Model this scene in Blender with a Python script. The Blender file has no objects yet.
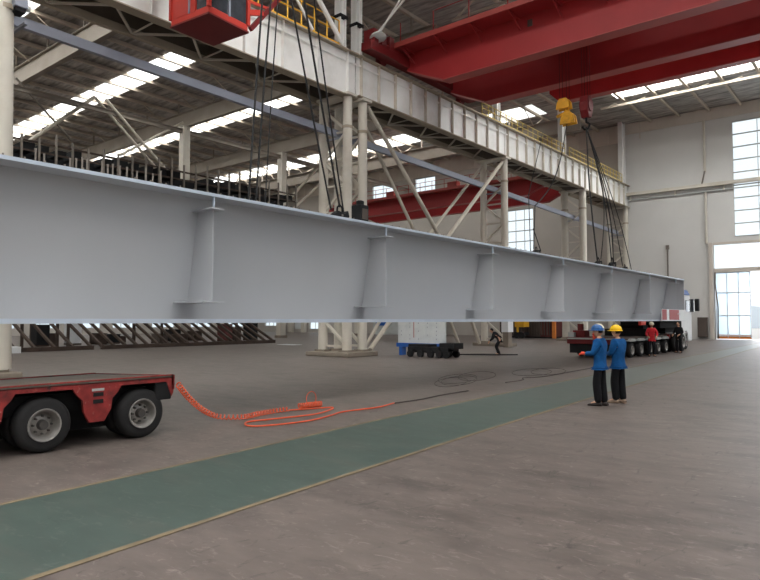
import bpy, math, random
from mathutils import Vector, Matrix
random.seed(7)
S = bpy.context.scene
COL = S.collection
# ------------------------------------------------------------------ camera
FPX = 640.0
YAW = math.atan(525/640.0); PITCH = math.atan(30/640.0)
cd = bpy.data.cameras.new('camera'); cam = bpy.data.objects.new('camera', cd); COL.objects.link(cam)
cam.location = (0, 0, 1.8); cam.rotation_euler = (math.pi/2 + PITCH, 0, YAW)
cd.sensor_width = 36; cd.lens = FPX/760*36; cd.clip_end = 600
S.camera = cam
# ------------------------------------------------------------------ world, daylight, exposure
w = bpy.data.worlds.new('overcast_sky'); S.world = w; w.use_nodes = True
nt = w.node_tree; bg = nt.nodes['Background']
tc = nt.nodes.new('ShaderNodeTexCoord'); sx = nt.nodes.new('ShaderNodeSeparateXYZ'); cr = nt.nodes.new('ShaderNodeValToRGB')
nt.links.new(tc.outputs['Generated'], sx.inputs[0]); nt.links.new(sx.outputs['Z'], cr.inputs[0]); nt.links.new(cr.outputs[0], bg.inputs['Color'])
cr.color_ramp.elements[0].position = 0.0; cr.color_ramp.elements[0].color = (.88, .94, 1, 1)
cr.color_ramp.elements[1].position = .5; cr.color_ramp.elements[1].color = (.97, .98, 1, 1)
bg.inputs['Strength'].default_value = 1.15
STRIPS = [(-19.1, 3.0), (-7.6, 3.0), (3.9, 3.0), (15.4, 3.0), (27.2, 2.2), (38.4, 2.4), (55.4, 3.4)]      # skylight strips: centre Y, width
def area(name, loc, sxx, syy, power, rot=(0, 0, 0), col=(.98, .985, 1)):
    l = bpy.data.lights.new(name, 'AREA'); l.shape = 'RECTANGLE'; l.size = sxx; l.size_y = syy; l.energy = power; l.color = col
    o = bpy.data.objects.new(name, l); o.location = loc; o.rotation_euler = rot; COL.objects.link(o); return o
for yc, wd in STRIPS:                                   # daylight falling through each roof strip
    if yc != 27.2: area('skylight_daylight', (-3, yc, 22.6), 33, wd, 1600*wd)
    area('skylight_daylight', (-52 if yc > 50 or yc < 20 else -56, yc, 22.6), 50 if yc > 50 or yc < 20 else 42, wd, 1300*wd)
area('door_daylight', (-8.5, 68.5, 4.2), 9, 7, 900, (math.pi/2, 0, math.pi), (.92, .96, 1))
S.view_settings.view_transform = 'Standard'; S.view_settings.look = 'None'
S.view_settings.exposure = 0.08; S.view_settings.gamma = 1
S.view_settings.use_curve_mapping = False

# ------------------------------------------------------------------ materials
def srgb(c): return tuple(((v/255)/12.92 if v <= 10 else (((v/255)+.055)/1.055)**2.4) for v in c)
def mat(name, rgb, rough=.6, metal=0, var=.12, scale=3.0, stretch=(1, 1, 1), bump=0, dark=None, dark_amt=0, spec=.4, detail=5):
    m = bpy.data.materials.new(name); m.use_nodes = True; n = m.node_tree; b = n.nodes['Principled BSDF']
    c = srgb(rgb); b.inputs['Roughness'].default_value = rough; b.inputs['Metallic'].default_value = metal
    b.inputs['Specular IOR Level'].default_value = spec
    t = n.nodes.new('ShaderNodeTexCoord'); mp = n.nodes.new('ShaderNodeMapping'); mp.inputs['Scale'].default_value = stretch
    n.links.new(t.outputs['Object'], mp.inputs[0])
    nz = n.nodes.new('ShaderNodeTexNoise'); nz.inputs['Scale'].default_value = scale; nz.inputs['Detail'].default_value = detail
    n.links.new(mp.outputs[0], nz.inputs['Vector'])
    r = n.nodes.new('ShaderNodeValToRGB'); e = r.color_ramp.elements
    e[0].position = .3; e[1].position = .7
    e[0].color = tuple(max(0, v*(1-var)) for v in c)+(1,); e[1].color = tuple(min(1, v*(1+var)) for v in c)+(1,)
    n.links.new(nz.outputs['Fac'], r.inputs[0]); out = r.outputs[0]
    if dark:
        n2 = n.nodes.new('ShaderNodeTexNoise'); n2.inputs['Scale'].default_value = scale*.37; n2.inputs['Detail'].default_value = 9; n2.inputs['Roughness'].default_value = .65
        n.links.new(mp.outputs[0], n2.inputs['Vector'])
        r2 = n.nodes.new('ShaderNodeValToRGB'); r2.color_ramp.elements[0].position = .5; r2.color_ramp.elements[1].position = .72
        r2.color_ramp.elements[0].color = (0, 0, 0, 1); r2.color_ramp.elements[1].color = (dark_amt, dark_amt, dark_amt, 1)
        n.links.new(n2.outputs['Fac'], r2.inputs[0])
        mx = n.nodes.new('ShaderNodeMix'); mx.data_type = 'RGBA'; n.links.new(r2.outputs[0], mx.inputs['Factor'])
        n.links.new(out, mx.inputs['A']); mx.inputs['B'].default_value = srgb(dark)+(1,); out = mx.outputs['Result']
    n.links.new(out, b.inputs['Base Color'])
    if bump:
        bp = n.nodes.new('ShaderNodeBump'); bp.inputs['Strength'].default_value = bump; bp.inputs['Distance'].default_value = .02
        n.links.new(nz.outputs['Fac'], bp.inputs['Height']); n.links.new(bp.outputs[0], b.inputs['Normal'])
    return m
def glassmat(name, col, tr=.85):
    m = bpy.data.materials.new(name); m.use_nodes = True; n = m.node_tree; n.nodes.remove(n.nodes['Principled BSDF']); o = n.nodes['Material Output']
    a = n.nodes.new('ShaderNodeBsdfTransparent'); a.inputs[0].default_value = col+(1,)
    b = n.nodes.new('ShaderNodeBsdfTranslucent'); b.inputs[0].default_value = col+(1,)
    nz = n.nodes.new('ShaderNodeTexNoise'); nz.inputs['Scale'].default_value = 1.5
    mr = n.nodes.new('ShaderNodeMapRange'); mr.inputs['To Min'].default_value = 1-tr-.08; mr.inputs['To Max'].default_value = 1-tr+.08
    n.links.new(nz.outputs['Fac'], mr.inputs['Value'])
    x = n.nodes.new('ShaderNodeMixShader'); n.links.new(mr.outputs[0], x.inputs[0]); n.links.new(a.outputs[0], x.inputs[1]); n.links.new(b.outputs[0], x.inputs[2])
    n.links.new(x.outputs[0], o.inputs['Surface']); return m
M = {}
M['floor'] = mat('concrete_floor', (95, 86, 81), .48, var=.16, scale=3.5, stretch=(.55, 1.2, 1), dark=(68, 61, 58), dark_amt=.9, detail=12, bump=.25)
def speckle(m, light, amt, sc=16, stretch=(.6, 1.3, 1), lo=.56, hi=.74):
    n = m.node_tree; b = n.nodes['Principled BSDF']; src = b.inputs['Base Color'].links[0].from_socket
    t = n.nodes.new('ShaderNodeTexCoord'); mp = n.nodes.new('ShaderNodeMapping'); mp.inputs['Scale'].default_value = stretch; n.links.new(t.outputs['Object'], mp.inputs[0])
    z = n.nodes.new('ShaderNodeTexNoise'); z.inputs['Scale'].default_value = sc; z.inputs['Detail'].default_value = 6; z.inputs['Roughness'].default_value = .7; z.inputs['Distortion'].default_value = 1.2
    n.links.new(mp.outputs[0], z.inputs['Vector']); r = n.nodes.new('ShaderNodeMapRange'); r.inputs['From Min'].default_value = lo; r.inputs['From Max'].default_value = hi; r.inputs['To Max'].default_value = amt
    n.links.new(z.outputs['Fac'], r.inputs['Value']); x = n.nodes.new('ShaderNodeMix'); x.data_type = 'RGBA'
    n.links.new(r.outputs[0], x.inputs['Factor']); n.links.new(src, x.inputs['A']); x.inputs['B'].default_value = srgb(light)+(1,); n.links.new(x.outputs['Result'], b.inputs['Base Color'])
speckle(M['floor'], (134, 124, 118), .9, 9)
speckle(M['floor'], (58, 52, 50), .9, 5, (1.2, .5, 1), .58, .7)
M['lane'] = mat('green_floor_paint', (62, 75, 69), .45, var=.16, scale=3, stretch=(.5, 1.2, 1), dark=(84, 84, 77), dark_amt=.6, detail=8)
speckle(M['lane'], (94, 102, 96), .8, 7)
speckle(M['lane'], (50, 60, 56), .8, 3, (.6, 1, 1), .6, .72)
def blend_along_y(m, rgb, y0, y1, amt):
    n = m.node_tree; b = n.nodes['Principled BSDF']; src = b.inputs['Base Color'].links[0].from_socket
    t = n.nodes.new('ShaderNodeNewGeometry'); sp = n.nodes.new('ShaderNodeSeparateXYZ'); n.links.new(t.outputs['Position'], sp.inputs[0])
    r = n.nodes.new('ShaderNodeMapRange'); r.inputs['From Min'].default_value = y0; r.inputs['From Max'].default_value = y1; r.inputs['To Max'].default_value = amt
    n.links.new(sp.outputs['Y'], r.inputs['Value']); x = n.nodes.new('ShaderNodeMix'); x.data_type = 'RGBA'
    n.links.new(r.outputs[0], x.inputs['Factor']); n.links.new(src, x.inputs['A']); x.inputs['B'].default_value = srgb(rgb)+(1,); n.links.new(x.outputs['Result'], b.inputs['Base Color'])
blend_along_y(M['lane'], (100, 99, 93), 8, 34, .8)  # lane colour mixed towards a lighter grey at the far end
M['line'] = mat('worn_yellow_line', (112, 98, 76), .6, var=.15, scale=5, dark=(84, 76, 68), dark_amt=.95)
M['wall'] = mat('cream_wall', (206, 205, 202), .85, var=.04, scale=.25, dark=(192, 190, 186), dark_amt=.4)
M['wallstrip'] = mat('beige_wall_band', (200, 192, 182), .8, var=.06, scale=.6)
M['wallfar'] = mat('beige_far_wall', (180, 174, 166), .85, var=.06, scale=.3)
M['roof'] = mat('foil_lined_roof', (166, 161, 156), .5, .15, var=.5, scale=1.5, stretch=(.4, 2.0, 1), bump=1.0, dark=(62, 55, 48), dark_amt=1, detail=8)
M['purlin'] = mat('beige_purlin', (186, 174, 158), .7, var=.1, scale=1)
M['rafter'] = mat('beige_rafter', (146, 137, 126), .7, var=.1, scale=.6, dark=(120, 108, 94), dark_amt=.5)
M['column'] = mat('cream_column_paint', (202, 196, 184), .55, var=.05, scale=.8, dark=(160, 146, 124), dark_amt=.5)
M['girder'] = mat('white_girder_paint', (234, 233, 230), .55, var=.05, scale=.7, dark=(176, 168, 154), dark_amt=.5)
M['flange'] = mat('dusty_flange_paint', (160, 148, 130), .7, var=.1, scale=1.2)
M['brace'] = mat('cream_brace_paint', (188, 180, 166), .6, var=.08, scale=1)
M['plate'] = mat('dusty_walkway_plate', (92, 82, 70), .8, var=.15, scale=1)
M['conduit'] = mat('bluegrey_steel', (140, 144, 156), .5, .1, var=.06, scale=1)
M['beam'] = mat('grey_primer', (186, 188, 192), .5, 0, var=.03, scale=.5, stretch=(1, 1, .5), dark=(180, 184, 192), dark_amt=.5, spec=.35)
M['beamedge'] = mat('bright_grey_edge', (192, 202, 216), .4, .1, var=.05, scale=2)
M['stud'] = mat('bare_steel_post', (128, 120, 112), .6, .2, var=.12, scale=3)
M['red'] = mat('crane_red', (160, 42, 44), .5, var=.07, scale=.5, dark=(126, 32, 36), dark_amt=.5)
M['redlip'] = mat('crane_red_lip', (168, 72, 66), .5, var=.07, scale=.5)
M['cabred'] = mat('cab_orange_red', (192, 58, 46), .45, var=.05, scale=1)
M['darkred'] = mat('dark_red', (110, 24, 26), .5, var=.08, scale=1)
M['truckred'] = mat('worn_trailer_red', (134, 42, 40), .65, var=.3, scale=7, dark=(56, 36, 34), dark_amt=.95)
M['deck'] = mat('worn_deck_steel', (98, 88, 80), .6, .1, var=.2, scale=3, stretch=(1, .4, 1), dark=(70, 62, 58), dark_amt=.6)
speckle(M['truckred'], (168, 128, 118), .8, 7, (1, 1, 1), .6, .72)
speckle(M['truckred'], (40, 30, 30), .9, 4, (1, 1, 1), .58, .68)
M['tyre'] = mat('tyre_rubber', (32, 31, 32), .8, var=.15, scale=6)
M['rim'] = mat('rim_steel', (150, 146, 142), .45, .5, var=.15, scale=8)
M['hub'] = mat('hub_dark_steel', (84, 80, 78), .5, .4, var=.2, scale=9)
M['black'] = mat('black_steel', (24, 24, 26), .85, 0, var=.2, scale=3)
M['darkbrown'] = mat('rusty_dark_steel', (70, 56, 48), .75, .1, var=.22, scale=2, dark=(46, 36, 32), dark_amt=.7)
M['rope'] = mat('black_wire_rope', (34, 33, 34), .7, var=.15, scale=20)
M['yellow'] = mat('safety_yellow', (226, 170, 40), .5, var=.06, scale=3)
M['yellowdim'] = mat('dull_yellow_rail', (190, 168, 96), .6, var=.1, scale=2)
M['hookyellow'] = mat('hook_block_yellow', (222, 162, 36), .45, var=.15, scale=4, dark=(120, 84, 30), dark_amt=.7)
M['white'] = mat('white_paint', (228, 230, 232), .5, var=.03, scale=2)
M['blue'] = mat('blue_paint', (40, 92, 170), .5, var=.06, scale=2)
M['hose'] = mat('orange_air_hose', (222, 90, 52), .45, var=.08, scale=10)
M['cable'] = mat('dark_cable', (62, 54, 52), .7, var=.1, scale=10)
M['skin'] = mat('skin', (206, 158, 130), .6, var=.05, scale=10)
M['glove'] = mat('orange_red_glove', (232, 84, 62), .7, var=.06, scale=20)
M['jacket'] = mat('blue_work_jacket', (6, 82, 142), .9, var=.18, scale=9, bump=.5, dark=(6, 58, 108), dark_amt=.6)
M['trouser'] = mat('dark_navy_trousers', (12, 12, 17), .9, var=.2, scale=9, bump=.5)
M['shoe'] = mat('dark_leather_shoe', (46, 38, 36), .6, var=.15, scale=10)
M['tanshoe'] = mat('tan_shoe', (150, 128, 110), .7, var=.1, scale=10)
M['hair'] = mat('black_hair', (26, 22, 22), .7, var=.2, scale=40)
M['helmetblue'] = mat('blue_helmet', (44, 92, 150), .3, var=.03, scale=3)
M['helmetcream'] = mat('cream_helmet_top', (222, 214, 186), .35, var=.03, scale=3)
M['helmetyellow'] = mat('yellow_helmet', (250, 200, 24), .3, var=.03, scale=3)
M['redshirt'] = mat('red_jacket', (190, 36, 46), .85, var=.1, scale=9)
M['blackcloth'] = mat('black_clothes', (20, 20, 25), .9, var=.2, scale=9)
M['eye'] = mat('eye_dark', (30, 24, 22), .3, var=.02, scale=3)
M['plinth'] = mat('dusty_plinth_concrete', (132, 122, 110), .8, var=.12, scale=2)
M['greypanel'] = mat('pale_grey_panel', (176, 180, 178), .7, var=.08, scale=1)
M['board'] = mat('pale_marked_board', (206, 210, 210), .6, var=.05, scale=3, dark=(168, 178, 184), dark_amt=.6)
M['maroon'] = mat('maroon_sheet', (92, 44, 42), .7, var=.1, scale=1)
M['boxbrown'] = mat('brown_grey_sheet', (84, 74, 68), .7, var=.1, scale=1)
M['rib'] = mat('darker_rib_paint', (198, 190, 178), .7, var=.12, scale=2)  # darker, greyer tone for the stiffeners of the farther spans
M['orange'] = mat('orange_paint', (222, 134, 60), .6, var=.08, scale=2)
M['ground'] = mat('outdoor_paving', (226, 224, 220), .9, var=.04, scale=.5)
M['hill'] = mat('hazy_hill', (214, 224, 232), .9, var=.1, scale=.1)
M['lightglass'] = mat('lamp_glass', (226, 230, 226), .2, var=.02, scale=2)
M['window'] = glassmat('window_glass', (.95, .985, 1.0), .9)
M['skyglass'] = glassmat('skylight_sheet', (1, 1, .98), .85)
M['bluesheet'] = glassmat('blue_door_sheet', (.62, .69, .74), .03)
M['darkglass'] = mat('dark_cab_glass', (66, 70, 76), .08, .2, var=.3, scale=4, spec=.8)

# ------------------------------------------------------------------ mesh builder
class MB:
    def __init__(s): s.v = []; s.f = []
    def add(s, vs, fs):
        k = len(s.v); s.v += [tuple(v) for v in vs]; s.f += [tuple(i+k for i in f) for f in fs]; return s
    def box(s, x0, x1, y0, y1, z0, z1):
        return s.add([(x0, y0, z0), (x1, y0, z0), (x1, y1, z0), (x0, y1, z0), (x0, y0, z1), (x1, y0, z1), (x1, y1, z1), (x0, y1, z1)],
                     [(0, 3, 2, 1), (4, 5, 6, 7), (0, 1, 5, 4), (1, 2, 6, 5), (2, 3, 7, 6), (3, 0, 4, 7)])
    def bar(s, p, q, a, b=None, up=(0, 0, 1)):
        b = b or a; p = Vector(p); q = Vector(q); d = (q-p).normalized(); u = Vector(up)
        if abs(d.dot(u)) > .98: u = Vector((1, 0, 0))
        r = d.cross(u).normalized(); u = r.cross(d)
        vs = []
        for c in (p, q):
            for i, j in ((-1, -1), (1, -1), (1, 1), (-1, 1)): vs.append(c+r*(i*a/2)+u*(j*b/2))
        return s.add(vs, [(0, 1, 2, 3), (7, 6, 5, 4), (0, 4, 5, 1), (1, 5, 6, 2), (2, 6, 7, 3), (3, 7, 4, 0)])
    def tube(s, pts, r, n=8, caps=True):
        pts = [Vector(p) for p in pts]; rs = r if isinstance(r, (list, tuple)) else [r]*len(pts)
        k = len(s.v); prev = None
        for i, p in enumerate(pts):
            d = (pts[min(i+1, len(pts)-1)]-pts[max(i-1, 0)])
            d = d.normalized() if d.length > 1e-9 else Vector((0, 0, 1))
            if prev is None:
                u = Vector((0, 0, 1)) if abs(d.z) < .9 else Vector((1, 0, 0))
            else: u = prev
            x = (u-d*u.dot(d)); x = x.normalized() if x.length > 1e-6 else d.orthogonal().normalized(); prev = x; y = d.cross(x)
            for j in range(n):
                a = 2*math.pi*j/n; s.v.append(tuple(p+(x*math.cos(a)+y*math.sin(a))*rs[i]))
        for i in range(len(pts)-1):
            for j in range(n):
                a = k+i*n+j; b = k+i*n+(j+1) % n; s.f.append((a, b, b+n, a+n))
        if caps:
            s.f.append(tuple(k+j for j in reversed(range(n)))); s.f.append(tuple(k+(len(pts)-1)*n+j for j in range(n)))
        return s
    def lathe(s, c, ax, prof, n=24, caps=True):
        """prof: (distance along axis, radius)"""
        c = Vector(c); d = Vector(ax).normalized(); x = d.orthogonal().normalized(); y = d.cross(x); k = len(s.v)
        for t, r in prof:
            for j in range(n):
                a = 2*math.pi*j/n; s.v.append(tuple(c+d*t+(x*math.cos(a)+y*math.sin(a))*r))
        for i in range(len(prof)-1):
            for j in range(n):
                a = k+i*n+j; b = k+i*n+(j+1) % n; s.f.append((a, b, b+n, a+n))
        if caps: s.f.append(tuple(k+j for j in reversed(range(n)))); s.f.append(tuple(k+(len(prof)-1)*n+j for j in range(n)))
        return s
    def prism(s, poly, axis, a, b):
        """poly in the plane normal to axis ('x': (y,z), 'y': (x,z), 'z': (x,y))"""
        def P(u, v, t): return {'x': (t, u, v), 'y': (u, t, v), 'z': (u, v, t)}[axis]
        n = len(poly)
        return s.add([P(u, v, a) for u, v in poly]+[P(u, v, b) for u, v in poly],
                     [tuple(reversed(range(n))), tuple(range(n, 2*n))]+[(i, (i+1) % n, n+(i+1) % n, n+i) for i in range(n)])
    def build(s, name, m, parent=None, smooth=False, bevel=0, solid=0):
        me = bpy.data.meshes.new(name); o = bpy.data.objects.new(name, me); COL.objects.link(o)
        off = Vector((0, 0, 0)); p = parent
        while p is not None: off += p.location; p = p.parent
        if parent is None and s.v:
            xs, ys, zs = zip(*s.v); off = Vector(((min(xs)+max(xs))/2, (min(ys)+max(ys))/2, min(zs))); o.location = off
        me.from_pydata([tuple(Vector(v)-off) for v in s.v], [], s.f); me.update()
        import bmesh
        bm = bmesh.new(); bm.from_mesh(me); bmesh.ops.recalc_face_normals(bm, faces=bm.faces); bm.to_mesh(me); bm.free()
        me.materials.append(M[m] if isinstance(m, str) else m)
        if smooth:
            for p_ in me.polygons: p_.use_smooth = True
            if smooth == 'angle':
                md = o.modifiers.new('es', 'EDGE_SPLIT'); md.split_angle = math.radians(40)
        if bevel:
            md = o.modifiers.new('bv', 'BEVEL'); md.width = bevel; md.segments = 2; md.limit_method = 'ANGLE'
        if parent: o.parent = parent
        return o
def tag(o, label=None, cat=None, group=None, kind=None):
    if label: o['label'] = label
    if cat: o['category'] = cat
    if group: o['group'] = group
    if kind: o['kind'] = kind
    return o
def thing(name, loc, label, cat, group=None):
    o = bpy.data.objects.new(name, None); COL.objects.link(o); o.location = loc; o.empty_display_size = .2
    return tag(o, label, cat, group)
def structure(o, label=None): return tag(o, label, None, None, 'structure')
def copy_tree(o, parent=None):
    c = o.copy(); COL.objects.link(c); c.parent = parent
    for ch in list(o.children): copy_tree(ch, c)
    return c

# ================================================================== SETTING
YW = 65.3; XL = -78.0; ZR = 21.6
structure(MB().box(-90, 60, -40, YW+.3, -.3, 0).build('floor', 'floor'), 'worn brown grey concrete floor of the factory hall')
structure(MB().box(-90, 60, YW+.3, 170, -.32, -.02).build('floor', 'ground'), 'pale paving outside beyond the open door')
# green lane with yellow edge lines
up = [(-6.6, -3), (-6.87, 2.54), (-7.05, 5), (-7.36, 8.43), (-7.55, 11.5), (-7.82, 17.8), (-8.12, 26), (-8.53, 43), (-9.1, 65.2)]
lo = [(-4.55, -3), (-4.76, 2), (-4.95, 4), (-5.3, 8.4), (-5.5, 11.5), (-5.85, 17.8), (-6.35, 26), (-7.3, 43), (-7.9, 65.2)]
def strip(l, r, z, name, m):
    b = MB(); vs = []
    for (a, y), (c, y2) in zip(l, r): vs += [(a, y, z), (c, y2, z), (a, y, z-.003), (c, y2, z-.003)]
    fs = []
    for i in range(len(l)-1):
        k = 4*i; fs += [(k, k+1, k+5, k+4), (k+2, k+6, k+7, k+3), (k, k+4, k+6, k+2), (k+1, k+3, k+7, k+5)]
    b.add(vs, fs); return structure(b.build(name, m))
tag(strip(up, lo, .004, 'trim_1', 'lane'), 'faded green painted walking lane on the floor')
tag(strip([(x-.04, y) for x, y in up], [(x+.03, y) for x, y in up], .007, 'trim_2', 'line'), 'worn yellow line on the far side of the green lane')
tag(strip([(x-.03, y) for x, y in lo], [(x+.04, y) for x, y in lo], .007, 'trim_3', 'line'), 'worn yellow line on the near side of the green lane')

# far wall with openings: built from rectangles on a grid
def wall_grid(xs0, xs1, z0, z1, holes, y0, y1, flip=False):
    xs = sorted({xs0, xs1} | {h[0] for h in holes} | {h[1] for h in holes}); zs = sorted({z0, z1} | {h[2] for h in holes} | {h[3] for h in holes})
    b = MB()
    for i in range(len(xs)-1):
        run = None
        for j in range(len(zs)-1):
            cx = (xs[i]+xs[i+1])/2; cz = (zs[j]+zs[j+1])/2
            hole = any(h[0] < cx < h[1] and h[2] < cz < h[3] for h in holes)
            if not hole:
                if run is None: run = zs[j]
            if hole or j == len(zs)-2:
                top = zs[j] if hole else zs[j+1]
                if run is not None:
                    if flip: b.box(y0, y1, xs[i], xs[i+1], run, top)
                    else: b.box(xs[i], xs[i+1], y0, y1, run, top)
                run = None
    return b
HM = [(-11.8, -5.8, 9.4, 19.95), (-13.6, -2.5, 0.0, 8.75)]
HL = [(-54.9, -51.2, 16.3, 19.7), (-47.8, -44.7, 16.3, 19.7), (-34.8, -31.6, 7.0, 14.2), (-76.6, -73.6, .9, 3.2), (-66.8, -64.4, 0.5, 3.2)]
structure(wall_grid(-21.6, 14, 0, 22, HM, YW, YW+.3).build('wall_back', 'wall'), 'cream end wall of the main bay')
structure(wall_grid(XL, -21.6, 0, 22, HL, YW, YW+.3).build('wall_back_left', 'wallfar'), 'beige end wall of the left bay')
HS = [(y, y+3.4, .8, 3.0) for y in (26.5, 31.5, 36.5, 41.5, 47, 53, 59)]
structure(wall_grid(-30, YW, 0, 22, HS, XL-.3, XL, True).build('wall_left', 'wallfar'), 'far left wall with low windows')
structure(wall_grid(-30, YW, 0, 22, [(-7, 62, 9.4, 19.9)], 14, 14.3, True).build('wall_right', 'wall'), 'right side wall of the hall with a long window band')
f = MB()
for i in range(36): f.box(14.1, 14.16, -7+i*1.95, -6.92+i*1.95, 9.4, 19.9)
for i in range(10): f.box(14.08, 14.18, -7, 62, 9.4+i*1.16, 9.47+i*1.16)
o = structure(f.build('window_40', 'greypanel'), 'long window band of the right wall'); MB().box(14.2, 14.21, -7, 62, 9.4, 19.9).build('glass', 'window', o)
structure(MB().box(XL, 14, -30.3, -30, 0, 22).build('wall_front', 'wall'), 'end wall behind the viewer')
# wall band under the roof, with small ribs
b = MB().box(-21.6, 14, YW-.12, YW, 20.5, 20.62)
for i in range(23): b.box(-21.4+i*1.6, -21.33+i*1.6, YW-.1, YW, 20.62, ZR)
b.box(-21.6, 14, YW-.05, YW, 20.5, ZR); structure(b.build('trim_4', 'wallstrip'), 'beige panelled band along the top of the end wall')
b = MB().box(XL, -21.6, YW-.05, YW, 19.9, ZR).box(XL, -21.6, YW-.14, YW, 19.8, 19.92)
for i in range(36): b.box(-76+i*1.6, -75.92+i*1.6, YW-.1, YW, 19.9, ZR)
structure(b.build('trim_5', 'wallstrip'), 'beige band along the top of the left bay end wall')
# windows
def window(n, x0, x1, z0, z1, nx, nz, label):
    f = MB(); t = .05
    for i in range(nx+1):
        x = x0+(x1-x0)*i/nx; f.box(x-t/2, x+t/2, YW+.02, YW+.1, z0, z1)
    for j in range(nz+1):
        z = z0+(z1-z0)*j/nz; f.box(x0, x1, YW+.0, YW+.12, z-.05, z+.05)
    o = structure(f.build('window_%d' % n, 'greypanel'), label)
    MB().box(x0, x1, YW+.14, YW+.15, z0, z1).build('glass', 'window', o); return o
window(1, -11.8, -5.8, 9.4, 19.95, 3, 9, 'tall bright window high in the end wall above the door')
window(2, *HL[0], 2, 3, 'leftmost of the two high windows above the far red crane')
window(3, *HL[1], 2, 3, 'right one of the two high windows above the far red crane')
window(4, *HL[2], 3, 6, 'window just below the far red crane, right of the lattice column')
window(5, *HL[3], 3, 2, 'low blue window in the far left corner')
window(6, *HL[4], 2, 2, 'low glazed opening beside a beige column at the far wall')
for i, (a, c, z0, z1) in enumerate(HS):
    f = MB()
    for k in range(4): f.box(XL-.15, XL-.08, a+(c-a)*k/3-.04, a+(c-a)*k/3+.04, z0, z1)
    for z in (z0, (z0+z1)/2, z1): f.box(XL-.15, XL-.08, a, c, z-.04, z+.04)
    o = structure(f.build('window_%d' % (8+i), 'greypanel'), 'low window in the far left wall behind the dark steel frames'); MB().box(XL-.2, XL-.19, a, c, z0, z1).build('glass', 'window', o)
# door: jamb, transom, blue folding leaf
b = MB().box(-13.95, -13.6, YW-.25, YW+.35, 0, 8.95).box(-13.6, -2.5, YW-.1, YW+.35, 8.75, 8.95)
d1 = structure(b.build('door_1', 'wallstrip'), 'tall open door in the end wall with a pale blue leaf')
MB().box(-13.6, -2.5, YW+.05, YW+.25, 6.2, 6.55).build('transom', 'wallstrip', d1)
lf = MB()
for i in range(3): lf.box(-13.5+i*.93, -13.5+i*.93+.88, YW+.3, YW+.33, .45, 6.15)
lf.build('door_leaf', 'bluesheet', d1)
b = MB()
for i in range(4): b.box(-13.55+i*.93, -13.49+i*.93, YW+.26, YW+.36, .2, 6.2)
for z in (.35, 2.2, 4.3, 6.15): b.box(-13.55, -10.7, YW+.27, YW+.35, z-.05, z+.05)
b.build('leaf_frame', 'white', d1)
MB().box(-13.5, -10.72, YW+.3, YW+.36, .1, .45).build('kick_plate', 'orange', d1)
MB().box(-13.6, -11.3, YW+.12, YW+.14, 6.55, 8.75).build('transom_glass', 'window', d1)
# distant hills and parked car outside
hb = MB(); pr = [(-60, 0)]
for i in range(31): pr.append((-60+i*4, 6+2.5*math.sin(i*.7)+1.5*math.sin(i*1.9)))
pr.append((60, 0)); hb.prism(pr, 'y', 160, 168); structure(hb.build('wall_outside', 'hill'), 'hazy blue hills beyond the door')
# roof: ceiling sheets between skylight strips, purlins as children
b = MB(); edges = [-30]
for yc, wd in STRIPS: edges += [yc-wd/2, yc+wd/2]
edges.append(YW)
for i in range(0, len(edges)-1, 2): b.box(XL, 14, edges[i], edges[i+1], ZR, ZR+.08)
for yc, wd in STRIPS: b.box(-35 if 20 < yc < 50 else -26, 14 if yc == 27.2 else -19.4, yc-wd/2, yc+wd/2, ZR, ZR+.08)
ceil = structure(b.build('ceiling', 'roof'), 'dark foil lined roof sheets')
x = -76.5
while x < 13:
    if not (-23.5 < x < -20.5): MB().box(x-.05, x+.05, -30, YW, ZR-.26, ZR-.02).box(x-.11, x+.11, -30, YW, ZR-.28, ZR-.25).build('purlin', 'purlin', ceil)
    x += 2.62
for i, (yc, wd) in enumerate(STRIPS):
    for k, (a, c) in enumerate([(XL, -35 if 20 < yc < 50 else -26), (-19.4, 14)][:1 if yc == 27.2 else 2]):
        structure(MB().box(a, c, yc-wd/2, yc+wd/2, ZR+.02, ZR+.03).build('window_%d' % (20+2*i+k), 'skyglass'), 'translucent skylight strip in the roof')

# ================================================================== LEFT BAY STEEL
def ibeam(b, p, q, h, wd, tf=.03, tw=.02):
    p = Vector(p); q = Vector(q); z = Vector((0, 0, 1))
    b.bar(p+z*(h-tf/2), q+z*(h-tf/2), wd, tf); b.bar(p+z*tf/2, q+z*tf/2, wd, tf); b.bar(p+z*h/2, q+z*h/2, tw, h-2*tf)
    return b
RY = [8.4, 18.9, 32.6, 44.0, 55.6]
rl = ['deep beige roof girder nearest over the left bay, mostly behind the white crane girder', 'deep beige roof girder behind the grey steel rail at upper left',
      'deep beige roof girder resting on the left cream column', 'deep beige roof girder resting on the right slim cream column', 'deep beige roof girder farthest, before the end wall']
for y, l in zip(RY, rl):
    t = thing('roof_girder', (-49, y, 18.95), l, 'roof girder', 'deep roof girders of the left bay')
    b = MB(); ibeam(b, (XL, y, 18.95), (-22.2, y, 18.95), 1.35, .4, .05, .04).build('girder', 'rafter', t)
    xx = -76.5
    while xx < -24: MB().bar((xx, y, 20.3), (xx, y, 21.34), .12, .12).build('post', 'rafter', t); xx += 5.24
    for i in range(10): MB().bar((-73.9+i*5.24, y-1.9, 21.3), (-73.9+i*5.24, y-.1, 20.2), .07, .07).build('knee_brace', 'purlin', t); MB().bar((-73.9+i*5.24, y+1.9, 21.3), (-73.9+i*5.24, y+.1, 20.2), .07, .07).build('knee_brace', 'purlin', t)
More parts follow.
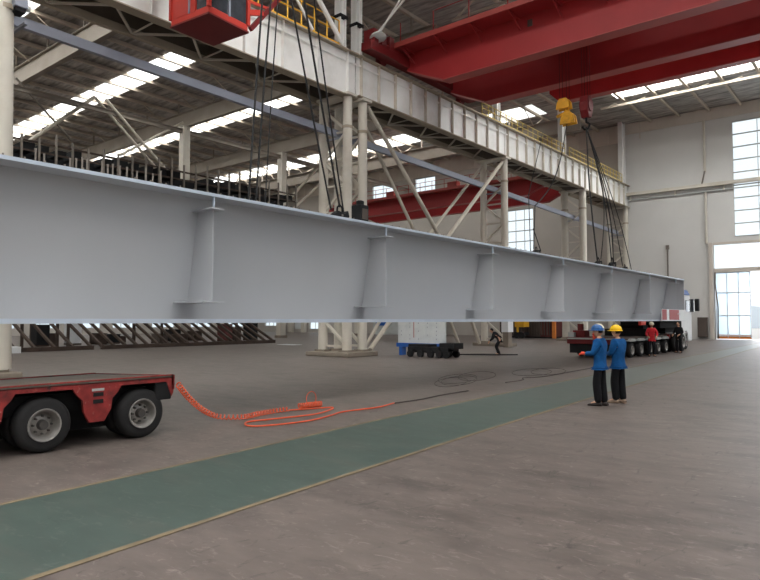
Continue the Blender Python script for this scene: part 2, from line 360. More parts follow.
for y in (44.0, 57.5):
    t = thing('roof_truss', (-3, y, 21.0), 'slim beige roof truss over the main bay, ' + ('behind the red crane beams' if y < 50 else 'nearest to the end wall'), 'roof truss')
    MB().bar((-21, y, 21.1), (13.9, y, 21.1), .16, .2).build('chord', 'purlin', t)
    b = MB()
    for i in range(14): b.bar((-20.8+i*2.5, y, 21.1), (-19.5+i*2.5, y, 21.34), .06, .06)
    b.build('web_bar', 'purlin', t)
for y in (21.0, 32.6):
    t = thing('roof_truss', (-3, y, 20.5), 'pale tubular roof truss above the front red crane beam, ' + ('nearer one' if y < 30 else 'farther one'), 'roof truss')
    MB().tube([(-21, y, 20.2), (13.9, y, 20.2)], .09).build('chord', 'brace', t)
    b = MB()
    for i in range(8): b.tube([(-20.8+i*3.9, y, 20.2), (-18.9+i*3.9, y, 21.3)], .07).tube([(-18.9+i*3.9, y, 21.3), (-16.9+i*3.9, y, 20.2)], .07)
    b.build('web_bar', 'brace', t)
def slim_column(x, y, top, label, w_=.5):
    t = thing('steel_column', (x, y, 0), label, 'column', 'slim cream columns in the left bay')
    MB().box(x-w_/2, x+w_/2, y-w_/2, y+w_/2, .25, top).build('shaft', 'column', t, bevel=.03)
    MB().box(x-.45, x+.45, y-.45, y+.45, 0, .25).build('plinth', 'plinth', t)
    MB().box(x-.4, x+.4, y-.4, y+.4, top-.05, top+.02).bar((x-.6, y, top-.05), (x, y, top-.6), .06).bar((x+.6, y, top-.05), (x, y, top-.6), .06).build('cap_plate', 'column', t)
slim_column(-49, 32.4, 18.9, 'slim cream column standing left, under the second deep roof girder', .7)
slim_column(-49, 43.9, 18.9, 'slim cream column standing right of the first one, just left of the lattice pair', .7)
slim_column(-49, 55.6, 18.9, 'slim cream column farthest in the left bay row')
def brace(pts, r, label, m='brace', name='diagonal_brace', grp=None):
    b = MB()
    for p, q in pts: b.tube([p, q], r, 8)
    return tag(b.build(name, m, smooth='angle'), label, 'brace', grp)
ORD = ['leftmost', 'second', 'third', 'fourth', 'fifth', 'sixth', 'seventh', 'eighth', 'ninth', 'tenth', 'eleventh', 'twelfth', 'thirteenth', 'fourteenth', 'rightmost']
cnt = {}
brace([((-49, 24.2, 19.4), (-49, 31.9, 12.8))], .12, 'pale diagonal brace, left one of two close together dropping to the left slim column')
brace([((-48.8, 25.0, 19.4), (-48.8, 32.2, 13.2))], .12, 'pale diagonal brace, right one of two close together dropping to the left slim column')
brace([((-49, 24.2, 19.4), (-49, 19.4, 14.8))], .14, 'beige diagonal brace rising from the left column towards the skylights')
brace([((-49, 32.2, 19.3), (-49, 26.4, 15.2))], .11, 'thin beige brace rising to the top of the left slim column')
brace([((-49, 44.2, 13.6), (-49, 49.9, 19.2))], .14, 'upper of two pale braces right of the second slim column')
brace([((-49, 45.4, 13.3), (-49, 51.2, 18.2))], .14, 'lower of two pale braces right of the second slim column')
brace([((-49, 18.4, 19.2), (-49, 22.4, 15.6))], .08, 'thin dark rod hanging beside the near left column', 'stud')
# long bottom ties / crane rail of the left row
t = thing('tie_beam', (-49, 30, 18.2), 'long beige tie beam running over the tops of the slim columns', 'tie beam')
MB().box(-49.15, -48.85, 5, YW, 18.3, 18.6).build('tie', 'rafter', t); MB().box(-49.3, -48.7, 5, YW, 18.6, 18.64).build('tie_flange', 'rafter', t)
# elevated storage rack seen over the beam
t = thing('storage_rack', (-42, 27, 8.6), 'dark high steel rack full of stored goods behind the beam at left', 'rack')
for y in (12, 20, 28): MB().box(-49.3, -49.1, y-.1, y+.1, 0, 12.0).build('rack_leg', 'darkbrown', t)
for i in range(27):
    y = 12+i*1.05
    z = 13.0+.03*i+.4*random.random()+(.5 if i in (6, 14) else 0)
    MB().box(-42.06, -41.94, y-.06, y+.06, 8.6, z).build('upright', 'stud', t)
for z in (8.7, 9.75, 10.7, 11.55, 12.4, 13.0): MB().box(-42.08, -42.0, 12, 39.5, z-.06, z+.06).build('shelf_beam', 'darkbrown', t)
b = MB()
for i in range(26):
    for z in (8.76, 9.8, 10.76, 11.6, 12.45):
        if random.random() < .88:
            y = 12+i*1.05; b.box(-43.6, -42.3+random.random()*.2, y+.12, y+.6+random.random()*.32, z, z+.35+random.random()*.35)
o = b.build('stored_box', 'black', t); o['kind'] = 'stuff'
MB().box(-49.2, -42, 12, 39.5, 8.55, 8.62).build('rack_floor', 'darkbrown', t)
MB().box(-44, -43.95, 12, 39.5, 8.6, 12.95).build('dark_backing', 'black', t)  # black sheet standing in for the dark area behind the rack

# ================================================================== RUNWAY COLUMNS (lattice) AND GIRDERS
def lattice_column(x0, x1, ys, label, z1=13.1, name='lattice_column', rw=.24, lean=0):
    t = thing(name, ((x0+x1)/2, sum(ys)/len(ys), 0), label, 'column')
    for y in ys:
        for x in (x0, x1):
            MB().tube([(x, y+lean, .3), (x, y-lean, z1)], rw, 16).build('leg', 'column', t, smooth='angle')
            MB().box(x-.3, x+.3, y-.3, y+.3, .22, .32).build('base_plate', 'plinth', t)
            MB().tube([(x, y, 11.35), (x, y, 11.5)], rw+.03, 16).build('collar', 'flange', t)
        b = MB(); n = 9; h = (z1-1)/n
        for i in range(n):
            za = .5+i*h; a, c = (x0, x1) if i % 2 == 0 else (x1, x0)
            b.bar((a, y, za), (c, y, za+h), .13, .13)
            b.bar((x0, y, za), (x1, y, za), .1, .1)
        b.build('lacing', 'column', t)
        MB().box(x1-.35, x0+.35, y-.35, y+.35, z1-.12, z1).build('cap_plate', 'column', t)
    MB().box(x1-.65, x0+.55, ys[0]-.6, ys[-1]+.6, 0, .22).build('plinth', 'plinth', t, bevel=.04)
    return t
XF, XB = -21.3, -22.95
lattice_column(XF, XB, [7.62], 'big cream column at the left edge, cut by the frame, behind the near trailer', 13.0, rw=.34, lean=.12)
lattice_column(XF, XB, [23.4, 24.55], 'four-legged cream lattice column left of the white board')
lattice_column(XF, XB, [39.6], 'cream lattice column with the person in black bending beside its foot')
lattice_column(XF, XB, [53.6], 'cream lattice column just left of the right-hand slings', rw=.3)
lattice_column(XF, XB, [64.6], 'cream lattice column in the corner against the end wall')
def xbrace(x, r, label, y0=24.9, y1=39.3):
    ym = 31.95
    b = thing('cross_brace', (x, ym, 0), label, 'brace')
    for p, q in (((x, y0, 12.9), (x, ym, 6.4)), ((x, y1, 12.7), (x, ym, 6.4)), ((x, y0+.3, .3), (x, ym, 6.4)), ((x, y1-3.2, .3), (x, ym, 6.4))):
        MB().tube([p, q], r, 8).build('strut', 'brace', b, smooth='angle')
    MB().box(x-.04, x+.04, ym-.35, ym+.35, 6.05, 6.75).build('gusset', 'brace', b)
xbrace(-21.3, .12, 'long crossed cream braces between two lattice columns, nearer plane')
xbrace(-22.95, .1, 'long crossed cream braces between two lattice columns, farther plane', 26.4, 39.4)
# runway girders
spans = [(-6.0, 7.9, 12.95, 'white crane girder nearest, above the frame at upper left'), (7.9, 23.95, 12.95, 'white crane girder at upper left, behind the red cab'),
         (24.0, 39.6, 13.15, 'white crane girder in the middle, under the ends of the red crane beams'), (39.62, 53.6, 13.15, 'white crane girder right of the middle, with yellow railing above'),
         (53.62, 65.2, 13.05, 'white crane girder ending at the end wall')]
for (a, c, zb, l) in spans:
    t = thing('crane_girder', (-21.3, (a+c)/2, zb), l, 'crane girder', 'white runway girders')
    MB().box(-21.33, -21.27, a+.02, c-.02, zb+.05, 15.2).build('web', 'girder', t)
    MB().box(-21.6, -21.0, a+.01, c-.01, 15.2, 15.26).build('top_flange', 'flange', t)
    MB().box(-21.55, -21.05, a+.01, c-.01, zb, zb+.05).build('bottom_flange', 'flange', t)
    MB().box(-21.36, -21.24, a+.01, c-.01, 15.26, 15.38).build('crane_rail', 'stud', t)
    MB().box(-21.2, -21.17, a+.02, c-.02, 14.72, 14.8).build('edge_strip', 'girder', t)
    y = a+.3; dy = 2.15 if c < 24 else 1.42
    while y < c-.05:
        MB().box(-21.27, -21.08, y-.012, y+.012, zb+.05, 15.2).build('stiffener', 'rib' if a > 23 else 'girder', t); y += dy
    # back chord + lacing + walkway plate
    MB().box(-23.35, -23.15, a+.01, c-.01, zb, zb+.3).build('back_chord', 'flange', t)
    MB().box(-23.3, -23.25, a+.01, c-.01, zb+.3, 15.1).build('back_web', 'plate', t)
    MB().box(-23.3, -21.6, a+.01, c-.01, 15.14, 15.2).build('walkway_plate', 'plate', t)
    b = MB(); y = a+.2; k = 0
    while y+1.6 < c:
        p, q = ((-21.5, y, zb+.1), (-23.2, y+1.6, zb+.1)) if k % 2 == 0 else ((-23.2, y, zb+.1), (-21.5, y+1.6, zb+.1))
        b.bar(p, q, .08, .08); b.bar((-21.5, y, zb+.1), (-23.2, y, zb+.1), .05, .05) if k % 2 else None; y += 1.6; k += 1
    b.build('lacing', 'brace', t)
# upper columns on the runway line
for y, l in ((23.08, 'upper cream post left one of the pair above the four-legged column'), (24.3, 'upper cream post right one of the pair above the four-legged column'),
             (38.9, 'upper cream post half hidden behind the red crane, middle of the runway'), (49.9, 'upper white post behind the yellow hook block'), (64.4, 'upper cream post in the corner by the end wall')):
    t = thing('upper_column', (-21.5, y, 15.26), l, 'column')
    k = .22 if y < 40 else (.36 if y < 60 else .48)
    MB().box(-21.7, -21.3, y-k, y-k+.05, 15.38, ZR-.05).box(-21.7, -21.3, y+k-.05, y+k, 15.38, ZR-.05).box(-21.5, -21.45, y-k, y+k, 15.38, ZR-.05).build('shaft', 'girder', t)
    MB().box(-21.85, -21.25, y-k-.08, y+k+.08, 15.38, 15.44).build('base_plate', 'column', t)
    if y < 30: MB().box(-21.76, -21.24, y-k-.05, y+k+.05, 16.9, 17.05).build('collar', 'black', t)
# railings
def railing(x, y0, y1, z, m, label, step=1.4, h=1.05):
    t = thing('railing', (x, (y0+y1)/2, z), label, 'railing')
    n = max(2, round((y1-y0)/step))
    for i in range(n+1):
        y = y0+(y1-y0)*i/n; MB().tube([(x, y, z), (x, y, z+h)], .036, 6).build('post', m, t)
    for zz in (z+h, z+h*.55): MB().tube([(x, y0, zz), (x, y1, zz)], .032, 6).build('rail', m, t)
    MB().box(x-.01, x+.01, y0, y1, z, z+.1).build('kick_board', m, t)
railing(-21.05, 13.2, 22.5, 15.26, 'yellow', 'bright yellow railing on the crane girder at upper left', .85, 1.2)
railing(-21.05, 36.2, 49.4, 15.26, 'yellowdim', 'dull yellow railing on the crane girder, left of the white post', .8, .8)
railing(-21.05, 50.3, 63.0, 15.26, 'yellowdim', 'dull yellow railing on the crane girder, right of the white post', .8, .8)
brace([((-20.95, 22.6, 15.35), (-20.95, 19.2, 18.6))], .12, 'white slanting strut rising from the crane girder beside the yellow railing', 'girder')
brace([((-20.95, 20.6, 15.3), (-20.95, 17.6, 18.4))], .07, 'thin white strut crossing the yellow railing', 'girder')
# long grey rail hung between columns
t = thing('steel_rail', (-22.1, 35, 10.6), 'long blue grey steel rail running past the columns under the crane girder', 'rail')
b = MB()
ibeam(b, (-22.1, 8.1, 11.35), (-22.1, 64.6, 10.35), .34, .2, .03, .02).bar((-22.02, 8.1, 11.52), (-22.02, 64.6, 10.52), .02, .3)
b.build('beam', 'conduit', t)
for y in (8.3, 23.4, 24.55, 39.6, 53.6, 64.5): MB().box(-22.9, -21.4, y-.05, y+.05, 11.22-(y-8.1)*.0177, 11.3-(y-8.1)*.0177).build('bracket', 'conduit', t)
# floodlight on near left column
t = thing('floodlight', (-21.0, 7.9, 11.4), 'small grey floodlight on top of the big column at the left edge', 'lamp')
MB().box(-21.3, -20.75, 7.72, 8.1, 11.42, 11.72).build('housing', 'conduit', t, bevel=.03)
MB().lathe((-20.9, 8.12, 11.5), (.5, .8, -.2), [(0, .09), (.08, .1), (.1, .06)], 14).build('lens', 'lightglass', t)
MB().box(-21.25, -20.8, 7.75, 8.05, 11.3, 11.42).build('bracket', 'black', t)
# wall walkway beam and downpipe
t = thing('wall_beam', (-5, 65, 14.2), 'long cream beam running across the end wall at mid height', 'beam')
MB().box(-21.3, 14, 64.8, 65.28, 14.2, 14.5).build('beam', 'column', t); MB().box(-21.3, 14, 65.1, 65.25, 13.75, 13.85).build('lower_rail', 'greypanel', t)
b = MB()
for i in range(9): b.box(-21+i*4.2, -20.9+i*4.2, 65.0, 65.28, 13.75, 14.2)
b.build('bracket', 'column', t)
t = thing('downpipe', (-14.1, 65.15, 8.9), 'slim cream pipe running down the end wall left of the tall window', 'pipe')
MB().tube([(-14.1, 65.1, 20.5), (-14.1, 65.1, 15.6)], .11, 10).build('upper_pipe', 'column', t, smooth='angle')
MB().tube([(-14.1, 65.1, 13.7), (-14.1, 65.1, 8.9)], .11, 10).build('lower_pipe', 'column', t, smooth='angle')
MB().tube([(-14.1, 65.0, 15.7), (-14.2, 64.95, 15.2), (-14.35, 64.95, 14.5)], .07, 8).build('elbow', 'stud', t, smooth=True)
t = thing('conduit_post', (-17.6, 65.1, 5.2), 'short thin dark vertical conduit on the end wall above the truck', 'pipe')
MB().tube([(-17.55, 65.1, 3.0), (-17.55, 65.1, 8.7)], .07, 8).build('conduit', 'stud', t); MB().box(-17.68, -17.42, 65.0, 65.28, 8.6, 9.0).build('junction_box', 'stud', t)
t = thing('wall_cabinet', (-14.6, 65, .2), 'small dark brown cabinet on the end wall left of the door', 'cabinet')
MB().box(-15.0, -14.2, 64.9, 65.28, .2, 2.05).build('body', 'boxbrown', t, bevel=.02); MB().box(-14.93, -14.27, 64.86, 64.9, .3, 1.95).build('door', 'boxbrown', t)
tag(MB().tube([(-13.3, 65.0, .1), (-13.25, 65.0, 3), (-13.45, 65.0, 5.2), (-13.4, 65, 6.2)], .06, 8).build('door_pipe', 'stud', smooth=True), 'bent thin pipe rising beside the open door', 'pipe')

# ================================================================== RED CRANE (main bay)
crane = thing('overhead_crane', (-8, 30, 14.4), 'big red overhead crane spanning the upper right of the hall', 'crane')
def crane_beam(Y, wd, label, zb=14.4, zt=16.35, xe=-20.7):
    poly = [(xe, 15.45), (xe, zt), (15, zt), (15, zb), (xe+2.4, zb)]
    o = MB().prism(poly, 'y', Y, Y+wd).build('main_beam', 'red', crane); o['label'] = label
    MB().box(xe+2.3, 15, Y-.06, Y+wd+.06, zb-.04, zb).build('bottom_plate', 'redlip', crane)
    MB().bar((xe, Y+wd/2, 15.43), (xe+2.35, Y+wd/2, zb-.02), wd+.12, .04).build('haunch_plate', 'redlip', crane)
    MB().box(xe, 15, Y-.1, Y+wd+.1, zt, zt+.05).build('top_plate', 'redlip', crane)
crane_beam(27.6, .62, 'front red box beam, brightest'); crane_beam(31.95, .62, 'rear red box beam, in shade')
for y0, y1 in ((28.25, 29.0), (31.1, 31.9)): MB().box(-20.6, 14.5, y0, y1, 16.3, 16.36).build('shade_plate', 'red', crane)  # added plates that keep overhead light off the rear beam
# walkway in front of front beam
MB().box(-20.9, 15, 26.35, 27.5, 16.3, 16.36).build('walkway', 'red', crane)
MB().box(-20.9, 15, 26.28, 26.35, 16.24, 16.5).build('walkway_edge', 'redlip', crane)
for i in range(16):
    x = -20.2+i*2.1; MB().bar((x, 26.4, 16.27), (x, 27.58, 15.7), .07, .07).bar((x, 26.4, 16.26), (x, 27.58, 16.26), .07, .07).build('walkway_bracket', 'red', crane)
    MB().tube([(x, 26.33, 16.5), (x, 26.33, 17.5)], .03, 6).build('rail_post', 'red', crane)
MB().tube([(-18, 26.33, 17.5), (15, 26.33, 17.5)], .025, 6).build('hand_rail', 'red', crane)
for x in (-13.4, -8.3, -3): MB().box(x-.13, x+.13, 27.57, 27.6, 15.75, 16.1).build('hatch', 'boxbrown', crane, bevel=.02)
MB().box(-21.15, -20.55, 25.6, 34.6, 15.55, 16.2).build('end_carriage', 'darkred', crane, bevel=.03)
for y in (26.1, 34.0): MB().lathe((-21.48, y, 15.66), (1, 0, 0), [(0, .3), (.06, .3), (.06, .26), (.25, .26), (.25, .3), (.3, .3)], 20).build('wheel', 'darkred', crane, smooth='angle')
b = MB()
for i in range(3): b.box(-21.2, -20.5, 24.5+i*.65, 24.9+i*.65, 15.9, 16.7)
b.box(-21.1, -20.4, 24.2, 26.4, 15.5, 15.95).build('drive_box', 'darkred', crane, bevel=.03)
# trolley + suspended lower beam
MB().box(-14.6, -10.4, 27.9, 32.3, 16.45, 16.75).build('trolley', 'darkred', crane)
MB().lathe((-14, 30.1, 17.1), (1, 0, 0), [(0, .42), (.1, .42), (.1, .35), (2.6, .35), (2.6, .42), (2.7, .42)], 20).build('rope_drum', 'darkred', crane, smooth='angle')
o = MB().prism([(-15.7, 15.0), (-15.7, 16.2), (15, 16.2), (15, 14.4), (-15.1, 14.4)], 'y', 34.75, 35.2).build('maintenance_beam', 'red', crane); o['label'] = 'third red beam hung behind the rear one'
MB().box(-15.1, 15, 34.7, 35.25, 14.36, 14.4).build('bottom_plate', 'redlip', crane)
b = MB()
for x in (-14, -8, -2, 4, 10): b.box(x-.15, x+.15, 32.5, 34.8, 16.0, 16.2)
b.build('link_arm', 'darkred', crane)
# round floodlight with strut frame hanging at the crane's left end
t = thing('hanging_lamp', (-20.5, 24.8, 16.2), 'oval pale lamp held by two white struts at the left end of the red crane', 'lamp')
MB().lathe((-20.5, 24.8, 16.4), (.25, -.1, -1), [(0, .14), (.06, .38), (.16, .44), (.2, .36)], 24).build('lamp_head', 'lightglass', t, smooth='angle')
for dx in (0, .5): MB().tube([(-20.6+dx*.5, 24.8, 16.45+dx*.1), (-17.2-dx, 24.3, 18.2+dx*.4)], .05, 8).build('strut', 'girder', t, smooth='angle')
# hook blocks
def rope(pts, r=.02): return MB().tube(pts, r, 6)
hk = (-11.75, 30.2)
t = thing('hook_block', (hk[0], hk[1], 11.7), 'dark red hook block with black slings hanging under it', 'hook block')
b = MB().prism([(y+hk[1], z+11.75) for y, z in [(-.34, .2), (-.38, .6), (-.22, .95), (.22, .95), (.38, .6), (.34, .2), (.14, -.1), (-.14, -.1)]], 'x', hk[0]-.2, hk[0]+.2)
b.build('block', 'darkred', t, bevel=.03)
MB().lathe((hk[0]-.24, hk[1], 12.25), (1, 0, 0), [(0, .3), (.48, .3)], 20).build('sheave', 'darkred', t)
MB().tube([(hk[0], hk[1], 11.7), (hk[0], hk[1], 11.45), (hk[0]+.16, hk[1], 11.3), (hk[0]+.1, hk[1], 11.1), (hk[0]-.1, hk[1], 11.1), (hk[0]-.2, hk[1], 11.25)], .06, 8).build('hook', 'black', t, smooth=True)
b = MB()
for dx in (-.2, -.07, .07, .2): b.tube([(hk[0]+dx, hk[1], 12.5), (hk[0]+dx, hk[1], 16.6)], .012, 5)
b.build('hoist_rope', 'rope', t)
hy = (-12.85, 30.2)
t = thing('hook_block', (hy[0], hy[1], 11.5), 'yellow double hook block hanging under the red crane beams', 'hook block')
def yb(x, z, s, nm):
    b = MB().prism([(x+u*s, z+v*s) for u, v in [(-.42, 0), (-.36, .42), (-.2, .62), (.2, .62), (.36, .42), (.42, 0)]], 'y', hy[1]-.22, hy[1]-.12)
    b.prism([(x+u*s, z+v*s) for u, v in [(-.42, 0), (-.36, .42), (-.2, .62), (.2, .62), (.36, .42), (.42, 0)]], 'y', hy[1]+.12, hy[1]+.22)
    b.build(nm, 'hookyellow', t, bevel=.02)
    MB().lathe((x, hy[1]-.1, z+.3*s), (0, 1, 0), [(0, .28*s), (.2, .28*s)], 18).build('sheave', 'hookyellow', t)
yb(hy[0]-.02, 12.3, .85, 'upper_block'); yb(hy[0]+.2, 11.5, .92, 'lower_block')
MB().bar((hy[0], hy[1], 12.3), (hy[0]+.15, hy[1], 12.0), .1, .1).bar((hy[0]-.4, hy[1], 12.0), (hy[0]+.3, hy[1]-.1, 12.15), .12, .12).build('link', 'hookyellow', t)
b = MB()
for dx in (-.25, -.1, .1, .25): b.tube([(hy[0]+dx, hy[1], 12.8), (hy[0]+dx, hy[1], 16.6)], .012, 5)
b.build('hoist_rope', 'rope', t)

# near crane: cab, bridge above the frame, hook
t = thing('crane_cab', (-18.6, 13.3, 12), 'red crane operator cab hanging at the top left', 'crane cab')
cb = [(-19.45, 12.25), (-17.55, 12.45), (-17.7, 14.2), (-19.5, 14.05)]
vs = [(x, y, 12.0) for x, y in cb]+[(x, y, 12.55) for x, y in cb]
MB().prism(cb, 'z', 12.0, 12.24).build('lower_shell', 'cabred', t, bevel=.02)
MB().prism([(-19.46, 12.24), (-18.2, 12.37), (-18.2, 12.45), (-19.46, 12.33)], 'z', 12.2, 13.75).build('side_panel', 'cabred', t)
MB().prism([(x*1.0+(-18.55-x)*-.03, y+(13.25-y)*-.03) for x, y in cb], 'z', 11.94, 12.0).build('floor_plate', 'darkred', t)
MB().prism([(x+(-18.55-x)*.04, y+(13.25-y)*.04) for x, y in cb], 'z', 12.24, 13.7).build('window_band', 'darkglass', t)
for (x, y), (x2, y2) in zip(cb, cb[1:]+cb[:1]):
    MB().bar((x, y, 12.2), (x, y, 13.75), .12, .12).build('corner_post', 'cabred', t)
    MB().bar(((x+x2)/2, (y+y2)/2, 12.2), ((x+x2)/2, (y+y2)/2, 13.75), .08, .08).build('mullion', 'conduit', t)
MB().prism(cb, 'z', 13.7, 14.0).build('roof', 'cabred', t, bevel=.02)
MB().bar((-17.75, 14.35, 12.15), (-17.9, 15.9, 14.0), .12, .16).build('ladder_arm', 'darkred', t)
MB().bar((-17.7, 14.25, 12.7), (-17.75, 14.9, 12.95), .1, .2).bar((-17.7, 14.2, 13.1), (-17.9, 15.3, 13.3), .08, .1).build('access_frame', 'cabred', t)
b = MB()
for x, y in ((-19.2, 12.6), (-17.9, 12.7), (-18, 14), (-19.2, 13.9)): b.bar((x, y, 14), (x, y, 14.9), .1, .1)
b.build('hanger', 'red', t)
crane2 = thing('overhead_crane', (-8, 11, 14.9), 'red crane bridge overhead at the top left, carrying the operator cab', 'crane')
for y in (7.0, 12.9): MB().prism([(-20.7, 15.45), (-20.7, 16.4), (15, 16.4), (15, 14.8), (-18.3, 14.8)], 'y', y, y+.6).build('main_beam', 'red', crane2)
MB().box(-21.15, -20.55, 6.4, 15.2, 15.5, 16.2).build('end_carriage', 'darkred', crane2)
MB().box(-12, -8.6, 7.2, 13.2, 16.45, 16.8).build('trolley', 'darkred', crane2)
t = thing('hook_block', (-10.2, 9.0, 12.1), 'hook block above the frame gathering the left slings', 'hook block')
MB().prism([(8.4, 12.5), (8.6, 13.4), (9.4, 13.4), (9.6, 12.5), (9.0, 12.1)], 'x', -10.4, -10.0).build('block', 'hookyellow', t, bevel=.03)
b = MB()
for dx in (-.15, .15): b.tube([(-10.2+dx, 9.0, 13.3), (-10.2+dx, 9.0, 16.5)], .02, 6)
b.build('hoist_rope', 'rope', t)

# ================================================================== FAR RED CRANE (left bay)
c3 = thing('overhead_crane', (-36, 54, 12.9), 'far red overhead crane crossing the left bay before the end wall', 'crane')
for y, l in ((51.8, 'nearer red beam'), (56.0, 'farther red beam')):
    MB().prism([(-48.4, 13.8), (-48.4, 14.3), (-23.6, 14.3), (-23.6, 13.8), (-25.6, 12.9), (-46.5, 12.9)], 'y', y, y+.5).build('main_beam', 'red', c3)
    MB().box(-46.5, -25.6, y-.05, y+.55, 12.86, 12.9).build('bottom_plate', 'redlip', c3)
MB().box(-48.4, -23.6, 50.9, 51.8, 14.25, 14.3).box(-48.4, -23.6, 50.86, 50.92, 14.2, 14.45).build('walkway', 'redlip', c3)
for x in (-48.5, -23.9): MB().box(x-.25, x+.25, 50.6, 57.6, 13.6, 14.1).build('end_carriage', 'red', c3)
for i in range(18): MB().tube([(-48+i*1.42, 50.9, 14.4), (-48+i*1.42, 50.9, 15.3)], .03, 6).build('rail_post', 'red', c3)
for z in (15.3, 14.85): MB().tube([(-48.2, 50.9, z), (-23.8, 50.9, z)], .025, 6).build('rail', 'red', c3)
for x in (-40.5, -33): MB().box(x-.5, x+.5, 50.95, 51.7, 14.3, 14.95).build('drive_box', 'redlip', c3, bevel=.03)

# ================================================================== GREAT GREY BEAM
Y0, Y1 = -4.0, 40.3; ZB, ZT = 1.745, 4.17
beam = thing('steel_beam', (-11, 18, ZB), 'huge grey primed steel girder hanging across the whole hall', 'steel girder')
MB().box(-12.0, -9.98, Y0, Y1, ZT-.05, ZT).build('top_flange', 'beam', beam)
MB().box(-9.98, -9.955, Y0, Y1, ZT-.055, ZT+.003).build('top_flange_edge', 'beamedge', beam)
MB().box(-11.5, -9.98, Y0, Y1, ZB, ZB+.05).build('bottom_flange', 'beam', beam)
MB().box(-9.985, -9.955, Y0, Y1, ZB, ZB+.075).build('bottom_flange_lip', 'beamedge', beam)
wt, wb = -10.42, -10.85
MB().prism([(wt, ZT-.05), (wt-.03, ZT-.05), (wb-.03, ZB+.05), (wb, ZB+.05)], 'y', Y0, Y1).build('web', 'beam', beam)
MB().prism([(-11.6, ZT-.05), (-11.57, ZT-.05), (-11.12, ZB+.05), (-11.15, ZB+.05)], 'y', Y0, Y1).build('web', 'beam', beam)
STY = [-3.0, 2.15, 7.25, 12.42, 17.78, 23.18, 28.4, 33.8, 38.6]
def webx(z): return wt+(wb-wt)*(ZT-z)/(ZT-ZB)
for y in STY:
    MB().prism([(webx(3.86), 3.86), (-9.99, 3.86), (-9.99, 2.15), (webx(2.15), 2.15)], 'y', y-.01, y+.01).build('stiffener_plate', 'beam', beam)
    MB().box(webx(3.88)-.01, -9.84, y-.16, y+.14, 3.86, 3.885).build('top_cap', 'beam', beam)
    MB().box(webx(2.13)-.01, -9.84, y-.32, y+.16, 2.12, 2.152).build('bottom_cap', 'beam', beam)
    MB().box(-10.02, -9.97, y-.012, y+.012, 3.885, ZT-.05).build('tab', 'beamedge', beam)
MB().prism([(-10.42, ZT-.05), (-11.57, ZT-.05), (-11.12, ZB+.05), (-10.85, ZB+.05)], 'y', Y1-.04, Y1-.01).build('end_plate', 'beam', beam)
MB().prism([(webx(ZT), ZT-.05), (-9.985, ZT-.05), (-9.985, ZB+.05), (webx(ZB), ZB+.05)], 'y', Y1-.05, Y1-.02).build('end_stiffener', 'beam', beam)
# rebar line along the back of the top flange + posts
b = MB()
for x in (-10.35,): b.tube([(x, 2, ZT+.05), (x, 39.8, ZT+.05)], .02, 6)
tag(b.build('edge_bar', 'stud'), 'thin rusty bar lying along the top of the grey girder', 'bar')
# shear studs standing along top of beam
b = MB()
sy = 2.2
while sy < 39.8:
    b.tube([(-10.25, sy, ZT), (-10.25, sy, ZT+.1)], .014, 5); sy += .3 if sy < 14 else .4
o = b.build('shear_stud', 'stud', beam); o['kind'] = 'stuff'
for kk, px in enumerate([4.26, 4.39, 4.8, 4.9, 5.0, 5.08, 5.34, 5.44, 5.53, 5.66, 5.79, 5.98, 6.15, 6.29, 6.45]):
    h = .27+.1*random.random()
    tag(MB().tube([(-10.5, px, ZT), (-10.5, px, ZT+h)], .014, 6).tube([(-10.5, px, ZT+h-.02), (-10.5, px, ZT+h)], .018, 6).build('stanchion', 'stud'),
        'thin steel rod upright on the grey girder at left, ' + ORD[kk] + ('' if kk in (0, 14) else ' from the left'), 'rod', 'thin rods on top of the girder')

# lifting gear
def shackle(x, y, label, s=1.0):
    t = thing('lifting_clamp', (x, y, ZT), label, 'lifting clamp')
    MB().prism([(y-.2*s, ZT), (y-.26*s, ZT+.1*s), (y-.12*s, ZT+.2*s), (y+.12*s, ZT+.16*s), (y+.22*s, ZT+.24*s), (y+.27*s, ZT+.1*s), (y+.18*s, ZT)], 'x', x-.08, x+.08).build('jaw', 'black', t, bevel=.015)
    MB().tube([(x, y-.1*s, ZT+.15*s), (x, y-.08*s, ZT+.3*s), (x, y, ZT+.36*s), (x, y+.08*s, ZT+.3*s), (x, y+.1*s, ZT+.15*s)], .022*s, 8).build('bow', 'black', t, smooth=True)
    MB().tube([(x-.1, y, ZT+.1*s), (x+.1, y, ZT+.1*s)], .03*s, 8).build('pin', 'stud', t)
shackle(-10.3, 11.05, 'black lifting clamp on the girder beside the black box')
shackle(-10.4, 8.5, 'small black lifting clamp on the girder under the left bunch of slings', .5)
shackle(-10.3, 21.5, 'black lifting clamp under the A-shaped slings in the middle right', .8)
shackle(-10.3, 27.6, 'black lifting clamp left one of two under the red hook slings')
shackle(-10.3, 29.3, 'black lifting clamp middle one under the red hook slings, upright', 1.3)
shackle(-10.3, 31.0, 'small black lifting clamp nearest the end of the girder', .8)
t = thing('winch_box', (-10.35, 11.85, ZT), 'upright black box standing on the girder in front of a column leg', 'box')
MB().box(-10.5, -10.2, 11.68, 12.0, ZT, ZT+.46).build('body', 'black', t, bevel=.02); MB().lathe((-10.35, 11.84, ZT+.46), (0, 0, 1), [(0, .1), (.1, .1), (.12, .06)], 12).build('cap', 'black', t)
MB().box(-10.2, -10.18, 11.74, 11.94, ZT+.1, ZT+.36).build('cover', 'boxbrown', t)
HK1 = (-10.2, 9.0, 12.2)
